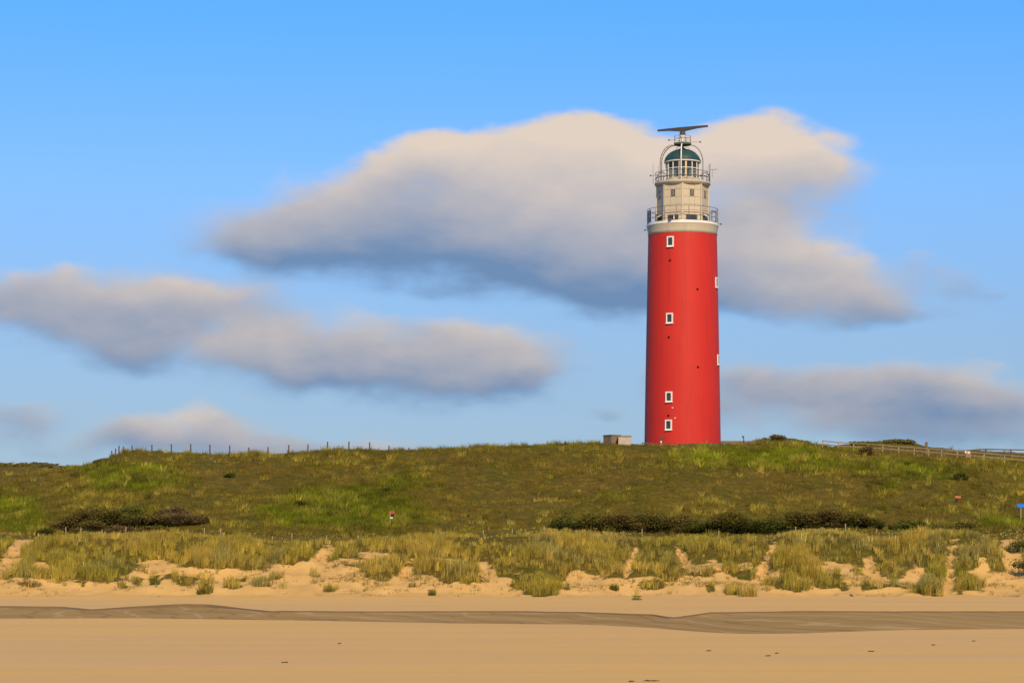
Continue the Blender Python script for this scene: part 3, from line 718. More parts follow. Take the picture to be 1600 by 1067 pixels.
# mast, gearbox and the turning radar bar
mast = MB().lathe([(0.16, zp + 0.1), (0.16, ZL(219)), (0.22, ZL(216)), (0.42, ZL(213)), (0.42, ZL(212.3)), (0.1, ZL(212.2))], 20).build('radar_mast', M_trim, lh)
MB().lathe([(0.1, ZL(212.3)), (0.36, ZL(212)), (0.38, ZL(209.5)), (0.33, ZL(209.3)), (0.34, ZL(206.5)), (0.2, ZL(206)), (0.16, ZL(204))], 20).build('gearbox', M_bronze, mast)
zc = ZL(201.0); hl = 3.28
sect = []
for x, lo, hi, d in ((-hl, -0.10, 0.12, 0.16), (-2.0, -0.14, 0.14, 0.2), (-0.6, -0.30, 0.15, 0.26), (-0.25, -0.36, 0.15, 0.28), (0.25, -0.36, 0.15, 0.28), (0.6, -0.30, 0.15, 0.26), (2.0, -0.14, 0.14, 0.2), (hl, -0.10, 0.12, 0.16)):
    sect.append([(x, -d / 2, lo), (x, d / 2, lo), (x, d / 2, hi), (x, -d / 2, hi)])
vs = [p for s_ in sect for p in s_]; fs = []
for i in range(len(sect) - 1):
    for k in range(4): fs.append((i * 4 + k, i * 4 + (k + 1) % 4, i * 4 + 4 + (k + 1) % 4, i * 4 + 4 + k))
fs += [(3, 2, 1, 0), tuple(len(vs) - 4 + k for k in range(4))]
bar = MB().add(vs, fs).build('radar_antenna', M_bronze, lh, (0, 0, zc), (0, 0, R(-24)))
for sx in (-1, 1):
    MB().box((0, 0, 0), (0.05, 0.20, 0.25)).build('end_cap', M_dark, bar, (sx * (hl + 0.02), 0, 0.01))

# whip aerials, lamps and brackets
def whip(x, y, za, zb_, r, par=lh):
    return MB().tube([(x, y, za), (x, y, zb_)], [r, r * 0.6], 6).build('whip_aerial', M_grey, par)
whip(-45.8 * S, 0, zb1 - 0.1, ZL(253.5), 0.03); whip(-38 * S, 0.8, zb1, ZL(256), 0.022); whip(-35 * S, -0.8, zb1, ZL(258), 0.022)
w = MB().tube([(42.6 * S, 0, zb1 - 0.3), (42.6 * S, 0, ZL(256.3))], 0.045, 6).build('aerial_mast', M_dark, lh)
for py, l in ((259.5, 3), (263, 5.0), (266.5, 5.5)): MB().tube([(42.6 * S, 0, ZL(py)), ((42.6 - l) * S, -0.1, ZL(py + 0.4))], 0.02, 5).build('crossbar', M_grey, w)
ya = MB().tube([(42.6 * S, 0, ZL(266)), (54.0 * S, 0, ZL(265.4))], 0.025, 5).build('yagi_boom', M_grey, lh)
for x in (47.5, 49.5, 51.5, 53.5): MB().tube([(x * S, -0.35, ZL(265.5)), (x * S, 0.35, ZL(265.5))], 0.015, 5).build('element', M_grey, ya)
MB().tube([(46.5 * S, 0, ZL(278)), (46.5 * S, 0, ZL(266))], 0.02, 5).build('bracket_rod', M_grey, ya)
for (x0, x1, py) in ((-42.5, -49.8, 274), (-55, -58.6, 359), (55, 59.8, 350.8)):
    z = ZL(py); arm = MB().tube([(x0 * S, 0, z), (x1 * S, 0, z)], 0.025, 5).build('bracket', M_dark, lh)
    MB().lathe([(0.001, z - 0.10), (0.10, z - 0.08), (0.13, z), (0.07, z + 0.07), (0.001, z + 0.09)], 10).build('signal_lamp', M_dark, arm, (x1 * S, 0, 0))
MB().box((-19.5 * S, -(r1 + 0.02), zl1 + 0.06), (0.34, 0.3, 0.22)).build('floodlight', M_dark, lh)

# ------------------------------------------------------------------ things at the foot of the tower
M_conc = mat('pale_concrete', (0.46, 0.40, 0.31), 0.85, (0.36, 0.31, 0.235), 2.5, bump=0.3, bscale=9)
M_conc2 = mat('brown_concrete', (0.22, 0.165, 0.11), 0.9, (0.15, 0.115, 0.08), 2.5, bump=0.3, bscale=9)
def block(name, label, cat, px, Y, w, d, h, m, m2, rz=0.0):
    p = at(px, Y); e = empty(name, (p.x, p.y, p.z - 0.4), rz); prop(e, label, cat)
    MB().box((0, 0, (h + 0.4) / 2), (w, d, h + 0.4)).build('wall', m, e)
    MB().box((0, 0, h + 0.4 + 0.05), (w + 0.12, d + 0.12, 0.1)).build('lid', m2, e)
    return e
block('concrete_cabinet', 'pale cream concrete cabinet on the crest just beside the red tower', 'cabinet', 976, 291.3, 1.5, 1.1, 0.95, M_conc, M_conc2, R(-3))
e = block('concrete_shelter', 'brown concrete hut left of the pale cabinet near the tower', 'hut', 956.5, 292.6, 1.45, 1.6, 1.05, M_conc2, M_conc2, R(34))
p = at(1033, 290.2); e = empty('viewing_telescope', p); prop(e, 'small dark viewing scope on a white stand before the red tower', 'telescope')
MB().tube([(0, 0, -0.2), (0, 0, 0.62)], 0.075, 8).build('stand', M_trim, e)
MB().box((0.0, 0, 0.74), (0.30, 0.22, 0.22)).build('housing', mat('green_enamel', (0.02, 0.09, 0.05), 0.4), e)
MB().tube([(-0.15, 0, 0.72), (0.42, -0.05, 1.12)], [0.09, 0.12], 10).build('barrel', M_dark, e)
p = at(1162, 294); e = empty('path_lamp', p); prop(e, 'slim dark path lamp with bent head right of the tower', 'lamp post')
MB().tube([(0, 0, -0.2), (0, 0, 0.85), (-0.06, 0, 0.98)], 0.055, 8).build('pole', M_dark, e)
MB().lathe([(0.001, 0.0), (0.12, 0.02), (0.13, 0.14), (0.05, 0.2), (0.001, 0.21)], 12).build('lamp_head', M_dark, e, (-0.08, 0, 0.95))
p = at(1104, 291.2); e = empty('marker_post', p); prop(e, 'short brown wooden post against the red tower wall', 'post')
MB().box((0, 0, 0.25), (0.13, 0.13, 0.9)).build('stake', mat('wood_orange', (0.32, 0.16, 0.07), 0.8, (0.2, 0.1, 0.05), 6), e); MB().box((0, 0, 0.73), (0.17, 0.17, 0.05)).build('cap', M_conc2, e)
M_wood = mat('weathered_wood', (0.17, 0.125, 0.075), 0.85, (0.27, 0.205, 0.125), 5, stretch=(1, 1, 0.15))
M_woodd = mat('dark_wood', (0.085, 0.055, 0.035), 0.85, (0.14, 0.09, 0.055), 5, stretch=(1, 1, 0.15))
M_woodl = mat('pale_wood', (0.34, 0.265, 0.145), 0.8, (0.24, 0.185, 0.10), 5, stretch=(1, 1, 0.2))
# low terrace wall right of the tower: separate blocks
e = empty('low_terrace_wall', at(1165, 299)); prop(e, 'low brown stone wall on the skyline behind the path lamp', 'wall')
sb = MB().box((0, 0, 0), (0.62, 0.4, 0.42)).mesh('stone_block', M_conc2)
o_ = e.location
for i in range(7):
    px = 1126 + i * 8.05; q = at(px, 299)
    for j in range(2):
        link('stone_block', sb, e, (q.x - o_.x + (0.2 if j else 0), random.uniform(-0.03, 0.03), 17.62 - o_.z + j * 0.43), (0, 0, random.uniform(-0.05, 0.05)))
# short timber rail at the tower foot
def rail_fence(name, label, posts, rails, Yf, m_post, m_rail, hpost, group=None, pr=0.06, rr=0.05, sink=0.3):
    P = [at(px, Yf(px)) for px in posts]
    e = empty(name, P[0]); prop(e, label, 'fence', group); o = P[0]
    me = MB().box((0, 0, (hpost - sink) / 2), (pr * 2, pr * 2, hpost + sink)).mesh('post', m_post)
    for q in P:
        link('post', me, e, q - o, (random.uniform(-.03, .03), random.uniform(-.04, .04), random.uniform(-.3, .3)))
    for zz in rails:
        for a, b in zip(P[:-1], P[1:]):
            d = b - a; M = d.to_track_quat('X', 'Z').to_matrix()
            MB().box((a + b) / 2 - o + Vector((0, -pr - rr * 0.5, zz + random.uniform(-.015, .015))), (d.length + 0.04, rr * 0.9, rr * 2), M).build('rail', m_rail, e)
    return e
rail_fence('timber_rail', 'low dark timber rail along the foot of the red tower', [1004, 1018, 1031, 1045, 1059], [0.30], lambda p: 290.0, M_conc2, M_woodd, 0.42, pr=0.05, rr=0.05)
# dune-top path fence on the right, two lines of it
rail_fence('path_fence', 'pale wooden rail fence nearest the slope at the upper right', [1285, 1310, 1334, 1356, 1379, 1404, 1428, 1451, 1471, 1496, 1538, 1570, 1604, 1640], [0.52, 0.93], lambda p: 290.5 - (p - 1285) * 0.006, M_woodl, M_wood, 1.0, pr=0.065, rr=0.06)
rail_fence('path_fence', 'darker rail fence on the far side of the dune path', [1360, 1395, 1430, 1462, 1500, 1540, 1580, 1620, 1660], [0.55, 0.98], lambda p: 305.0, M_woodd, M_woodd, 1.05, pr=0.06, rr=0.07)
p = at(1447.5, 302); e = empty('timber_bollard', p); prop(e, 'stout brown timber bollard rising above the fence against the sky', 'bollard')
zt = EYE + (YH - 690.5) * 302 / FPX - p.z
MB().box((0, 0, zt / 2 - 0.1), (0.32, 0.32, zt), taper=0.95).build('stake', mat('brown_wood', (0.20, 0.115, 0.045), 0.85, (0.13, 0.075, 0.03), 5), e)
MB().box((0, 0, zt - 0.05), (0.30, 0.30, 0.14), taper=0.6).build('cap', M_woodd, e)
p = at(1513, 289.0); e = empty('information_board', p); prop(e, 'small brown information board with white plates at the path fence', 'sign')
m_wh = mat('white_plate', (0.62, 0.60, 0.52), 0.5); m_br = mat('brown_board', (0.34, 0.17, 0.065), 0.7, (0.26, 0.125, 0.05), 4)
MB().box((-0.25, 0, 0.45), (0.07, 0.07, 1.3)).build('post', M_woodl, e); MB().box((0.25, 0, 0.42), (0.07, 0.07, 1.2)).build('post', M_woodl, e)
MB().box((0, -0.06, 0.52), (0.42, 0.04, 0.5)).build('board', m_br, e)
MB().box((0.02, -0.10, 0.86), (0.30, 0.03, 0.28)).build('plate', m_wh, e); MB().box((-0.46, -0.10, 0.86), (0.20, 0.03, 0.3)).build('plate', m_wh, e, None, (0, R(8), 0))

# ------------------------------------------------------------------ wire fences
def wire_fence(name, label, spec, wires, m_post, rad):
    P = []
    for (px, Y, h) in spec: P.append((at(px, Y), h * 1.12))
    o = P[0][0]; e = empty(name, o); prop(e, label, 'fence')
    for q, h in P:
        MB().tube([(0, 0, -0.4), (random.uniform(-.04, .04), 0, h)], [rad, rad * 0.92], 7).build('post', m_post, e, q - o)
    for zz in wires:
        for (a, ha), (b, hb) in zip(P[:-1], P[1:]):
            if (b - a).length > 9: continue
            m = (a + b) / 2; m.z = (a.z + ha * zz + b.z + hb * zz) / 2 - 0.04
            MB().tube([a + Vector((0, -rad, ha * zz)) - o, m + Vector((0, -rad, 0)) - o, b + Vector((0, -rad, hb * zz)) - o], 0.0025, 4, cap=False).build('wire', M_grey, e)
    return e
ridge = [(174.6, 285.5, 1.12), (180.2, 287, 0.9), (185.7, 288.5, 0.95), (192.7, 289.5, 0.75), (206.7, 290.5, 0.75), (237.5, 291, 0.82), (268, 291, 1.0), (297.8, 291, 1.12), (328, 291, 1.2), (358.7, 291, 1.15), (389, 291, 0.85), (419, 291, 0.95),
         (451, 291, 1.05), (480.8, 291, 0.85), (511.5, 291, 1.0), (545, 291, 1.0), (577.3, 291, 0.95), (607.7, 291, 0.6), (639, 291, 0.35)]
wire_fence('wire_fence', 'row of dark posts with thin wires along the dune skyline', ridge, (0.5, 0.9), M_woodd, 0.09)
seen = (103, 127, 197, 293.5, 319, 345, 455.7, 510.5, 1003, 1123, 1243, 1321, 1469)
sw = [(x, 243.2 + 0.5 * math.sin(x * 0.02), 0.82 if x in seen else 0.5) for x in sorted(seen + (60, 160, 245, 390, 425, 560, 605, 650, 700, 755, 800, 850, 900, 955, 1060, 1180, 1285, 1370, 1420, 1515))]
wire_fence('wire_fence', 'pale posts with thin wires in the hollow before the bushes', sw, (0.55, 0.9), M_woodl, 0.05)

# ------------------------------------------------------------------ little signs on the slope
p = at(612, 254); e = empty('warning_sign', p); prop(e, 'small red, black and white sign on a post in mid slope', 'sign')
MB().box((-0.16, 0, 0.35), (0.09, 0.09, 1.7)).build('post', M_woodl, e)
MB().box((0.08, -0.07, 1.12), (0.40, 0.03, 0.28)).build('red_panel', mat('red_sign', (0.45, 0.05, 0.03), 0.5), e)
MB().box((0.08, -0.07, 0.80), (0.34, 0.03, 0.34)).build('black_panel', mat('black_sign', (0.012, 0.010, 0.012), 0.5), e)
MB().box((0.12, -0.07, 0.54), (0.26, 0.03, 0.16)).build('white_panel', m_wh, e, None, (0, R(-12), 0))
p = at(1496, 265); e = empty('warning_sign', p); prop(e, 'low orange-red sign with a dark foot on the right slope', 'sign')
MB().box((-0.1, 0, 0.2), (0.22, 0.1, 1.1)).build('foot', mat('black_sign', (0.012, 0.010, 0.012), 0.5), e)
MB().box((0.06, -0.08, 0.72), (0.62, 0.04, 0.26)).build('orange_panel', mat('orange_sign', (0.40, 0.11, 0.05), 0.55, (0.46, 0.16, 0.08), 6), e); MB().box((0.40, -0.05, 0.76), (0.05, 0.05, 0.36)).build('side_rod', M_dark, e, None, (0, R(20), 0))
p = at(1595, 257.5); e = empty('blue_sign', p); prop(e, 'bright blue sign plate on a wooden post at the right edge', 'sign')
zt = EYE + (YH - 790) * 257.5 / FPX - p.z
MB().box((0, 0, zt / 2 - 0.3), (0.1, 0.1, zt + 0.4)).build('post', M_woodl, e)
MB().box((0.02, -0.07, zt), (0.86, 0.04, 0.40)).build('plate', mat('blue_plate', (0.0, 0.16, 0.72), 0.4), e)
MB().box((0.02, -0.10, zt), (0.74, 0.02, 0.05)).build('stripe', mat('blue_plate_light', (0.05, 0.26, 0.80), 0.4), e)

# ------------------------------------------------------------------ grasses
def blades(base, h, w, lean, colr, seg2=True, tipcol=None):
    """base (n,3), h, w (n), lean (n,2) horizontal tip offset, colr (n,3)"""
    n = len(base); a = rng.uniform(0, 2 * np.pi, n)
    # blades mostly show their flat side somewhere round the view
    wx, wy = np.cos(a) * w / 2, np.sin(a) * w / 2 * 0.6
    z0 = base[:, 2] - 0.04
    if seg2:
        V = np.zeros((n, 5, 3))
        V[:, 0] = np.stack([base[:, 0] - wx, base[:, 1] - wy, z0], -1); V[:, 1] = np.stack([base[:, 0] + wx, base[:, 1] + wy, z0], -1)
        mx, my = base[:, 0] + lean[:, 0] * 0.3, base[:, 1] + lean[:, 1] * 0.3; mz = base[:, 2] + h * 0.6
        V[:, 2] = np.stack([mx + wx * 0.75, my + wy * 0.75, mz], -1); V[:, 3] = np.stack([mx - wx * 0.75, my - wy * 0.75, mz], -1)
        V[:, 4] = np.stack([base[:, 0] + lean[:, 0], base[:, 1] + lean[:, 1], base[:, 2] + h * 0.97 - 0.25 * np.hypot(lean[:, 0], lean[:, 1])], -1)
        i = (np.arange(n) * 5)[:, None]
        F = np.concatenate([i + [0, 1, 2], i + [0, 2, 3], i + [3, 2, 4]], 0); k = 5
    else:
        V = np.zeros((n, 3, 3))
        V[:, 0] = np.stack([base[:, 0] - wx, base[:, 1] - wy, z0], -1); V[:, 1] = np.stack([base[:, 0] + wx, base[:, 1] + wy, z0], -1)
        V[:, 2] = np.stack([base[:, 0] + lean[:, 0], base[:, 1] + lean[:, 1], base[:, 2] + h], -1)
        i = (np.arange(n) * 3)[:, None]; F = i + [0, 1, 2]; k = 3
    return V.reshape(-1, 3), F, np.repeat(colr, k, 0)
def mixc(a, b, t): return np.asarray(a)[None, :] * (1 - t[:, None]) + np.asarray(b)[None, :] * t[:, None]
M_grass = vcol_mat('grass_blades', 0.7, 0.3)

OLIVE, GREEN, STRAW, BLUEG, BROWN = (0.385, 0.285, 0.044), (0.255, 0.228, 0.024), (0.62, 0.43, 0.13), (0.225, 0.215, 0.070), (0.25, 0.155, 0.045)
# tussocks of marram over the front dune
nt = 17500
tx = rng.uniform(-70, 70, nt); ty = rng.uniform(216, 247.5, nt)
tz = height(tx, ty); tv = veg_mask(tx, ty, tz)
clump = fbm(tx * 0.30, ty * 0.30, 31, 3)
keep = rng.random(nt) < np.clip(tv * 1.15 - 0.12, 0, 1) * (0.72 + 0.6 * clump)
tx, ty, tz, tv, clump = tx[keep], ty[keep], tz[keep], tv[keep], clump[keep]
size = np.clip(0.60 + 0.45 * clump + 0.9 * mound(tx, ty) + 0.22 * tv + rng.normal(0, 0.09, len(tx)), 0.26, 1.35)
size *= np.interp(ty, [233, 238, 243], [1.0, 0.58, 0.34])
nb = np.clip((34 * size).astype(int), 8, 44)
ti = np.repeat(np.arange(len(tx)), nb); n = len(ti)
ang = rng.uniform(0, 2 * np.pi, n); rad = np.sqrt(rng.random(n)) * 0.30 * size[ti]
bx, by = tx[ti] + np.cos(ang) * rad, ty[ti] + np.sin(ang) * rad
base = np.stack([bx, by, tz[ti] + (rad * 0)], -1)
h = size[ti] * rng.uniform(0.55, 1.15, n)
out = 0.22 + 0.5 * rng.random(n)
lean = np.stack([np.cos(ang) * out * h * 0.55 + 0.10 * h + 0.06 * rng.normal(0, 1, n), np.sin(ang) * out * h * 0.55], -1)
tone = np.clip(0.5 + 0.8 * fbm(tx * 0.16, ty * 0.16, 41, 3) + rng.normal(0, 0.13, len(tx)), 0, 1)
c = mixc(GREEN, OLIVE, np.clip(tone * 1.5, 0, 1)); 
blue = np.clip(1.6 * fbm(tx * 0.4, ty * 0.4, 47, 2) - 0.1, 0, 0.8) + np.where(tv < 0.8, 0.15, 0)
c = c * (1 - blue[:, None]) + np.asarray(BLUEG)[None] * blue[:, None]
c = c[ti]; st = (rng.random(n) < (0.09 + 0.20 * np.clip(tone[ti] - 0.35, 0, 1))) * rng.uniform(0.3, 1, n)
c = c * (1 - st[:, None]) + np.asarray(STRAW)[None] * st[:, None]
c = c * rng.uniform(0.7, 1.3, (n, 1)) * np.exp(rng.normal(0.06, 0.25, (len(tx), 1)))[ti]
V, F, C = blades(base, h, rng.uniform(0.017, 0.036, n), lean, c)
me = np_mesh('marram_grass', V, F, M_grass, {'col': C}, smooth=False)
prop(link('marram_grass', me), 'tall marram grass in tussocks along the front of the dune', 'grass', kind='stuff')
n1 = len(F)

# thin sprigs and dry bits over the sand face
nt = 26000
tx = rng.uniform(-68, 68, nt); ty = rng.uniform(216.2, 238, nt); tz = height(tx, ty); tv = veg_mask(tx, ty, tz)
py = YH - FPX * (tz - EYE) / ty
dn = 1.25 * sstep(938, 900, py) * sstep(-0.15, 0.35, fbm(tx * 0.45, ty * 0.6, 71, 4)) * np.where(tv > 0.8, 0.3, 1.0)
k_ = rng.random(nt) < dn
tx, ty, tz = tx[k_], ty[k_], tz[k_]
nb = rng.integers(4, 13, len(tx)); ti = np.repeat(np.arange(len(tx)), nb); n = len(ti)
sz = rng.uniform(0.10, 0.42, len(tx))[ti]
ang = rng.uniform(0, 2 * np.pi, n); rad = np.sqrt(rng.random(n)) * 0.6 * sz
base = np.stack([tx[ti] + np.cos(ang) * rad, ty[ti] + np.sin(ang) * rad, tz[ti]], -1)
h = sz * rng.uniform(0.4, 1.1, n)
c = mixc((0.16, 0.15, 0.05), (0.38, 0.27, 0.09), rng.random(len(tx)))[ti] * rng.uniform(0.7, 1.2, (n, 1))
V, F, C = blades(base, h, rng.uniform(0.025, 0.05, n), np.stack([np.cos(ang) * h * 0.7, np.sin(ang) * h * 0.7], -1), c, seg2=False)
prop(link('sand_sprigs', np_mesh('sand_sprigs', V, F, M_grass, {'col': C}, smooth=False)), 'thin sprigs and dry bits of grass strewn over the sand face', 'grass', kind='stuff')

# shorter mixed grass over the back slope and the crest
GREENP = [(205, 748, 100, 24), (560, 790, 150, 36), (640, 765, 70, 25), (480, 800, 80, 24), (1190, 715, 120, 18), (1100, 708, 60, 12), (1260, 730, 60, 14), (1380, 760, 30, 30), (30, 800, 40, 40), (1400, 735, 120, 16), (1560, 815, 40, 10), (30, 700, 60, 10)]
BROWNP = [(60, 755, 90, 20), (380, 735, 110, 16), (330, 775, 60, 20), (460, 745, 90, 16), (760, 770, 120, 50), (900, 745, 100, 30), (1250, 755, 130, 20), (1180, 770, 90, 20), (740, 720, 80, 14), (1330, 775, 100, 14)]
nt = 46000
tx = rng.uniform(-78, 78, nt); ty = rng.uniform(246, 336, nt) 
ty = np.where(rng.random(nt) < 0.85, rng.uniform(246, 299, nt), ty)
kk = np.hypot(tx - LX, ty - LY) > 5.6
tx, ty = tx[kk], ty[kk]
tz = height(tx, ty); px = 800 + FPX * tx / ty; py = YH - FPX * (tz - EYE) / ty
nn = fbm(tx * 0.25, ty * 0.25, 51, 3)
gr = np.zeros(len(tx)); br = np.zeros(len(tx))
for q in GREENP: gr = np.maximum(gr, sstep(1.5, 0.4, ell(px, py, *q) + 1.0 * nn))
for q in BROWNP: br = np.maximum(br, sstep(1.6, 0.4, ell(px, py, *q) + 1.0 * nn))
gr = np.clip(gr + 0.45 * sstep(0.05, 0.5, fbm(tx * 0.12, ty * 0.15, 55, 3)), 0, 1)
keep = rng.random(len(tx)) < np.clip(0.62 + 0.35 * gr - 0.30 * br + 0.5 * nn, 0.12, 1)
tx, ty, tz, gr, br, nn = [a[keep] for a in (tx, ty, tz, gr, br, nn)]
tall = sstep(0.10, 0.42, fbm(tx * 0.75, ty * 0.75, 61, 3) + 0.35 * fbm(tx * 0.12, ty * 0.12, 62, 2)) * (1 - 0.45 * br)
size = np.clip(0.22 + 0.20 * gr + 0.46 * tall + rng.normal(0, 0.05, len(tx)), 0.14, 0.95)
size *= np.where((np.abs(tx - LX) < 8.5) & (ty > 285.5), 0.45, 1.0) * np.where((np.abs(tx - 13) < 2.5) & (ty > 287), 0.6, 1.0)
nb = np.clip((12 + 14 * size).astype(int), 8, 24)
ti = np.repeat(np.arange(len(tx)), nb); n = len(ti)
ang = rng.uniform(0, 2 * np.pi, n); rad = np.sqrt(rng.random(n)) * (0.42 - 0.24 * tall[ti])
bx, by = tx[ti] + np.cos(ang) * rad, ty[ti] + np.sin(ang) * rad
base = np.stack([bx, by, tz[ti] + (by - ty[ti]) * 0.24 * ((ty[ti] < 288) & (ty[ti] > 250))], -1)
h = size[ti] * rng.uniform(0.5, 1.2, n)
lean = np.stack([np.cos(ang) * h * 0.4 + 0.1 * h, np.sin(ang) * h * 0.4], -1)
c = mixc((0.172, 0.138, 0.012), (0.142, 0.168, 0.005), gr); c = c * (1 - br[:, None] * 0.7) + np.asarray((0.180, 0.118, 0.018))[None] * br[:, None] * 0.7
pale = np.clip(tall * 1.1 - 0.25 * gr, 0, 0.75) * rng.uniform(0.2, 1, len(tx))
c = c * (1 - pale[:, None]) + np.asarray((0.35, 0.29, 0.05))[None] * pale[:, None]
c = c * np.exp(rng.normal(-0.05, 0.28, (len(tx), 1))) * np.clip(1 + 0.9 * fbm(tx * 0.5, ty * 0.5, 66, 3), 0.5, 1.5)[:, None]; c = c[ti] * rng.uniform(0.75, 1.25, (n, 1))
V, F, C = blades(base, h, rng.uniform(0.035, 0.07, n), lean, c, seg2=False)
me = np_mesh('slope_grass', V, F, M_grass, {'col': C}, smooth=False)
prop(link('slope_grass', me), 'short olive and brown grass over the back slope of the dune', 'grass', kind='stuff')
n2 = len(F)

# a few single tufts that stand out on the bare sand
def tuft_mesh(seed, w, h, cA, cB, nbl=170):
    g = np.random.default_rng(seed); a = g.uniform(0, 2 * np.pi, nbl); r = np.sqrt(g.random(nbl)) * w * 0.42
    b = np.stack([np.cos(a) * r, np.sin(a) * r * 0.7, -0.1 - 0.0 * r], -1)
    hh = h * g.uniform(0.45, 1.1, nbl) * (1 - 0.45 * (r / (w * 0.42)) ** 2); ln = np.stack([np.cos(a) * (0.2 + 0.4 * g.random(nbl)) * w * 0.4, np.sin(a) * 0.3 * w * 0.5], -1)
    t = g.random(nbl); c = mixc(cA, cB, t) * g.uniform(0.6, 1.2, (nbl, 1))
    V, F, C = blades(b, hh, g.uniform(0.03, 0.055, nbl), ln, c)
    return np_mesh('marram_tuft', V, F, M_grass, {'col': C}, smooth=False)
def on_face(px, py):
    # find the sand face point that the photo row shows
    Ys = np.arange(206, 240, 0.05); Xs = (px - 800) * Ys / FPX; rows = YH - FPX * (height(Xs, Ys) - EYE) / Ys
    i = int(np.argmax(rows <= py)); return Vector((Xs[i], Ys[i], gz(Xs[i], Ys[i])))
for s, (px, py, w, h, lab, kind_) in enumerate([
    (320, 926, 1.7, 1.1, 'dark green tuft on the bare sand, lowest at the left', 0),
    (45, 915, 2.6, 1.0, 'wide brownish tuft on the sand by the left path', 1),
    (515, 924, 1.4, 0.5, 'flat grey-green tuft on the sand below the middle path', 2),
    (675, 930, 0.8, 0.8, 'small round green tuft alone on bare sand', 0),
    (995, 937, 1.0, 0.6, 'lowest dark tuft on the sand under the tower', 2),
    (886, 921, 0.6, 0.6, 'tiny grey-green tuft beside the broad tussock on sand', 2),
    (1145, 928, 1.5, 0.6, 'low spreading green tuft on sand just right of the tower', 0),
    (1450, 926, 2.0, 1.5, 'dense dark green tuft low on the sand between two sandy gullies', 0),
    (1512, 921, 1.3, 1.2, 'dark leafy tuft low on the sand left of the right path', 0),
    (1500, 928, 0.7, 0.35, 'tiny flat tuft alone on the sand at the lower right', 2),
    (242, 913, 1.1, 0.7, 'green tuft on the sand below the left bushes', 0),
    (860, 917, 1.7, 0.9, 'olive tuft at the sandy foot left of the tower', 1),
    (960, 921, 1.0, 0.9, 'narrow dark green tuft on sand left of the tower', 0)]):
    cA, cB = [((0.09, 0.10, 0.018), (0.17, 0.16, 0.028)), ((0.20, 0.15, 0.03), (0.30, 0.21, 0.05)), ((0.19, 0.18, 0.06), (0.26, 0.22, 0.07))][kind_]
    o = link('marram_tuft', tuft_mesh(100 + s, w, h, cA, cB, int(90 + 60 * w)), None, on_face(px, py))
    prop(o, lab, 'grass tuft', 'single tufts on the sand')

# ------------------------------------------------------------------ bushes
M_leaf = vcol_mat('bush_leaves', 0.7, 0.2)
M_twig = mat('bush_twig', (0.06, 0.045, 0.03), 0.9, (0.09, 0.07, 0.05), 6)
def bush(name, label, px, Y, w, h, cA, cB, seed, cat='bush', group=None, nl=3000, leaf=0.10, flat=0.0, depth=0.6, sweep=0.25):
    g = np.random.default_rng(seed); p = at(px, Y)
    h *= 1.25 * random.uniform(0.78, 1.25)
    e = empty(name, p); prop(e, label, cat, group)
    # clumps laid like wind-shorn billows, leaning to the right
    nc = max(7, int(7 * w / max(h, 0.4)))
    cx = g.uniform(-0.46, 0.46, nc) * w; cy = g.uniform(-0.45, 0.45, nc) * w * depth * 0.7
    prof = np.sqrt(np.clip(1 - (2 * cx / w) ** 2, 0.05, 1))
    cz = h * (0.30 + 0.48 * g.random(nc)) * prof; cr = h * g.uniform(0.20, 0.34, nc) * (0.7 + 0.5 * prof)
    k = g.integers(0, nc, nl)
    d = g.normal(0, 1, (nl, 3)); d /= np.linalg.norm(d, axis=1)[:, None]
    rr = g.random(nl) ** 0.4
    P = np.stack([cx[k], cy[k], cz[k]], -1) + d * (cr[k] * rr)[:, None] * np.array([1.9, 1.3, 0.85])
    P[:, 0] += sweep * P[:, 2]
    P[:, 2] = np.maximum(P[:, 2], 0.03) + (P[:, 1] * 0.22 if Y > 249 else 0)
    s = leaf * g.uniform(0.6, 1.5, nl); u = g.normal(0, 1, (nl, 3)); u[:, 0] += 0.9; u /= np.linalg.norm(u, axis=1)[:, None]
    v = np.cross(u, g.normal(0, 1, (nl, 3))); v /= np.linalg.norm(v, axis=1)[:, None]
    V = np.stack([P - u * s[:, None], P + v * (s * 0.45)[:, None], P + u * s[:, None], P - v * (s * 0.45)[:, None]], 1).reshape(-1, 3)
    F = np.arange(nl * 4).reshape(-1, 4)
    tone = np.clip(0.45 + 0.75 * (rr * d[:, 2]) + g.normal(0, 0.2, nl) + (g.random(nc)[k] - 0.5) * 0.7, 0, 1)  # sunlit clump tops and shaded undersides painted into the leaf colour, plus random variation
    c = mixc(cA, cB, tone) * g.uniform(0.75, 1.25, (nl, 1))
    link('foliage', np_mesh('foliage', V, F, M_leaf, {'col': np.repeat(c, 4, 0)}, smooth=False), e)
    m = MB()
    for i in range(nc):
        bx_, by_ = cx[i] * 0.6 - 0.1, cy[i] * 0.6
        m.tube([(bx_, by_, -0.25), ((bx_ + cx[i]) / 2, (by_ + cy[i]) / 2, cz[i] * 0.5), (cx[i] + sweep * cz[i], cy[i], cz[i] + cr[i] * 0.3)], [0.035, 0.025, 0.01], 5)
    m.build('stems', M_twig, e)
    return e
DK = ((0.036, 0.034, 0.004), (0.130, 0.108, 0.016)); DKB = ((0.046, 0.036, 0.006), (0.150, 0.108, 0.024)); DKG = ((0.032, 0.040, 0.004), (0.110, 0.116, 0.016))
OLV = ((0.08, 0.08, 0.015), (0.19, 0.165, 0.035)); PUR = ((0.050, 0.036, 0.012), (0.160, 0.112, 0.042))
LB = 'left thicket in the hollow'; RB = 'dark thicket below the tower'
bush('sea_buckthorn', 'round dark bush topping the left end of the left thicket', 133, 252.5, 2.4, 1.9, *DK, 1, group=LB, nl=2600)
bush('sea_buckthorn', 'small green bush topping the middle of the left thicket', 197, 252.5, 2.0, 1.8, *DKG, 2, group=LB, nl=2000)
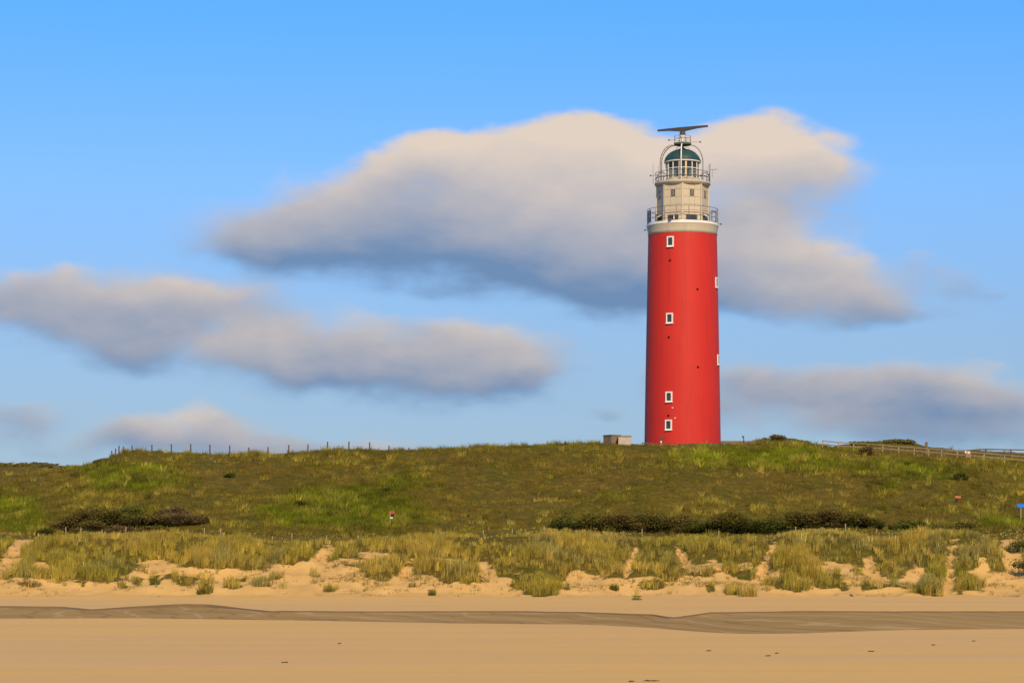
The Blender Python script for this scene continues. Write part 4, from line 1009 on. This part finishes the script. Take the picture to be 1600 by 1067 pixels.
for i, (px, Y, w, h, cc_, lab) in enumerate([
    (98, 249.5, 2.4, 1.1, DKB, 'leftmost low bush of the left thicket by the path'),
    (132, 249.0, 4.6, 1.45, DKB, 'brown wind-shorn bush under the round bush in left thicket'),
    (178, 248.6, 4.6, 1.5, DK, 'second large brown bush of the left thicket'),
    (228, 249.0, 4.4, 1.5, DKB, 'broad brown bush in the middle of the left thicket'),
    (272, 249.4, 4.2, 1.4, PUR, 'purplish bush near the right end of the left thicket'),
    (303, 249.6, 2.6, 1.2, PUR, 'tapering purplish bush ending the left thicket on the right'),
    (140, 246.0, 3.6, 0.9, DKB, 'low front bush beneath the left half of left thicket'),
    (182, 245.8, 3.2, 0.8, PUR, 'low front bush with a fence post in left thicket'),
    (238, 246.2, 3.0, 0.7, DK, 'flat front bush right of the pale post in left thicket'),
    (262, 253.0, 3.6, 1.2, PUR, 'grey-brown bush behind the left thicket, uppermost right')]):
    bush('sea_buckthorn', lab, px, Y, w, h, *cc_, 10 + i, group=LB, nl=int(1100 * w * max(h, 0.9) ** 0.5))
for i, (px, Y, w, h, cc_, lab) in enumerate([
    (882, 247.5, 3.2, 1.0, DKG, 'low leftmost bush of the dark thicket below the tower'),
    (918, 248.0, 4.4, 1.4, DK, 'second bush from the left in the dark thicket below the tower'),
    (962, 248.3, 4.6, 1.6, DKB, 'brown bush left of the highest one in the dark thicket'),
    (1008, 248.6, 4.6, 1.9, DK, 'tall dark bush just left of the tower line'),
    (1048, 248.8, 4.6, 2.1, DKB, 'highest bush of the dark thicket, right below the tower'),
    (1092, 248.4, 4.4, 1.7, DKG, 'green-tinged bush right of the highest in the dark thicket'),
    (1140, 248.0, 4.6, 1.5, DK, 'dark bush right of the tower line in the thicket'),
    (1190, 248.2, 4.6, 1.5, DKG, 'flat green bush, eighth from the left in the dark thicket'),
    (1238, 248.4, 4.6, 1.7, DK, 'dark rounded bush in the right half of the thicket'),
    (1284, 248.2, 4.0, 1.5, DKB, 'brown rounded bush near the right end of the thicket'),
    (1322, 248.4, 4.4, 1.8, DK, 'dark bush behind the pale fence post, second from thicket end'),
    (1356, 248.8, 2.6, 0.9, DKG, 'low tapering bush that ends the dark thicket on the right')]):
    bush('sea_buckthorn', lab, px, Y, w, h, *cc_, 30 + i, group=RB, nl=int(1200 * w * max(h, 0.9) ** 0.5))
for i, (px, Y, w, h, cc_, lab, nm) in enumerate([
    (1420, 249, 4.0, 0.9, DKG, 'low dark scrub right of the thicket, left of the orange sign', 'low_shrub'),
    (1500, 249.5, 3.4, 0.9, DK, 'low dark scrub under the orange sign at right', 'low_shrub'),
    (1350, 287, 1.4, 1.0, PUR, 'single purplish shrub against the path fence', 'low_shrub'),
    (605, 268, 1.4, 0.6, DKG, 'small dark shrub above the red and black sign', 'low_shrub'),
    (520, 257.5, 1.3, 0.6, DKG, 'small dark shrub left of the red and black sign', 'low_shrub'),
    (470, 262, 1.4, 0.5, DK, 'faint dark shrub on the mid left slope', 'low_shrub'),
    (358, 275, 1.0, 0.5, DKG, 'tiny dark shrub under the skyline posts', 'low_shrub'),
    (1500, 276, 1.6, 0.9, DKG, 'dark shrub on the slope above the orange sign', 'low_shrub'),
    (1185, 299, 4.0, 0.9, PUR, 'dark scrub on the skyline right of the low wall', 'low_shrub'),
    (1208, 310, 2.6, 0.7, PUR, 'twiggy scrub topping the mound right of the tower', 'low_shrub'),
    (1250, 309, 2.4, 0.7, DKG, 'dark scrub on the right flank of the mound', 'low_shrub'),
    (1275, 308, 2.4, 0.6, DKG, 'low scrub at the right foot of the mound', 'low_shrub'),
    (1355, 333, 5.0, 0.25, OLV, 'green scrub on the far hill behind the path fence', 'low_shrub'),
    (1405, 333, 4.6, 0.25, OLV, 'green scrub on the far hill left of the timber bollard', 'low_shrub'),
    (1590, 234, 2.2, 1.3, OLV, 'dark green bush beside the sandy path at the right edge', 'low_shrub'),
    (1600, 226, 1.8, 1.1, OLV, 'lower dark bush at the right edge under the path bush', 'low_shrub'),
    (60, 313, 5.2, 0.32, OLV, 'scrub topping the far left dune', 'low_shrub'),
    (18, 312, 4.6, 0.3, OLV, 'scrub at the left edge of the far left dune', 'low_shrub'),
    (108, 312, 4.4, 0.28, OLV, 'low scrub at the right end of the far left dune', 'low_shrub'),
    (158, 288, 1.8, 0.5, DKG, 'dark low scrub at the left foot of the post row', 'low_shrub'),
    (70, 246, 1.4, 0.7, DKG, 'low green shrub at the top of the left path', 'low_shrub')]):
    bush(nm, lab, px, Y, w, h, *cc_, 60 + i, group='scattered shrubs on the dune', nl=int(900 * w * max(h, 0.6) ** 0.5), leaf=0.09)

# ------------------------------------------------------------------ loose stones, beach bits
M_rock = mat('dark_rubble', (0.10, 0.085, 0.065), 0.9, (0.055, 0.06, 0.04), 4, bump=0.3, bscale=8)
m = MB()
for i in range(150):
    px = random.uniform(1062, 1180); Y = random.uniform(290.5, 292.3) if px < 1128 else random.uniform(291, 296); p = at(px, Y)
    s = random.uniform(0.12, 0.34)
    M = Matrix.Rotation(random.uniform(0, 6.28), 3, 'Z') @ Matrix.Rotation(random.uniform(-.4, .4), 3, 'X')
    m.box(p + Vector((0, 0, s * 0.3)), (s * random.uniform(1, 2), s * 1.1, s), M, 0.65)
prop(m.build('rubble', M_rock), 'dark rubble heaped along the foot of the red tower', 'rubble', kind='stuff')
M_weed = mat('dry_seaweed', (0.12, 0.08, 0.045), 0.9, (0.19, 0.125, 0.07), 20)
def flat_pt(px, py): Y = EYE * FPX / (py - YH); X = (px - 800) * Y / FPX; return Vector((X, Y, gz(X, Y)))
for i, (px, py, l, lab) in enumerate([(1018, 1063, 0.55, 'long dark seaweed scrap at the bottom edge of the beach'), (986, 1064, 0.16, 'tiny dark scrap beside the long seaweed at bottom'), (445, 1034, 0.28, 'thin seaweed scrap alone on the left half of the beach'), (1200, 1024, 0.22, 'small dark scrap on the beach below the wide channel'),
    (1213, 1020, 0.13, 'tiny dark pebble right of the small beach scrap'), (1361, 1017, 0.3, 'pale brown scrap on the beach at right'), (1458, 1007, 0.12, 'tiny dark scrap near the channel at right'), (1521, 1001, 0.12, 'rightmost tiny dark scrap on the beach'), (530, 1004, 0.15, 'tiny scrap on the beach near the channel, left of centre'), (1107, 1016, 0.2, 'small scrap on the beach straight below the tower')]):
    p = flat_pt(px, py); mm = MB()
    pts = [(l * (k / 5 - 0.5), 0.12 * math.sin(k * 1.7 + i), 0.012 + 0.012 * (k % 2)) for k in range(6)]
    mm.tube(pts, [0.008, 0.022, 0.03, 0.026, 0.02, 0.006], 5)
    for k in range(3):
        a = Vector(pts[1 + k]); mm.tube([a, a + Vector((0.05, 0.12 * (1 if k % 2 else -1), 0.02)), a + Vector((0.11, 0.16 * (1 if k % 2 else -1), 0.005))], [0.012, 0.010, 0.004], 4)
    prop(mm.build('seaweed_scrap', M_weed, None, p), lab, 'seaweed', 'scraps lying on the beach')
m = MB()
p = on_face(332, 926)
e = empty('sand_stake', p); prop(e, 'short dark stake in the sand beside the lowest left tuft', 'stake')
MB().tube([(0, 0, -0.2), (0.02, 0, 0.42)], [0.035, 0.028], 7).build('shaft', M_woodd, e)
MB().tube([(0.02, 0, 0.42), (0.022, 0, 0.47)], [0.045, 0.03], 7).build('cap', M_woodd, e)
p = on_face(183, 908); m = MB().lathe([(0.001, -0.03), (0.14, 0.02), (0.16, 0.10), (0.09, 0.19), (0.001, 0.21)], 9)
prop(m.build('dark_stone', M_rock, None, p), 'single dark stone on the sand below the left thicket', 'stone')
print('BLADES', n1, n2, 'terrain', len(quads))
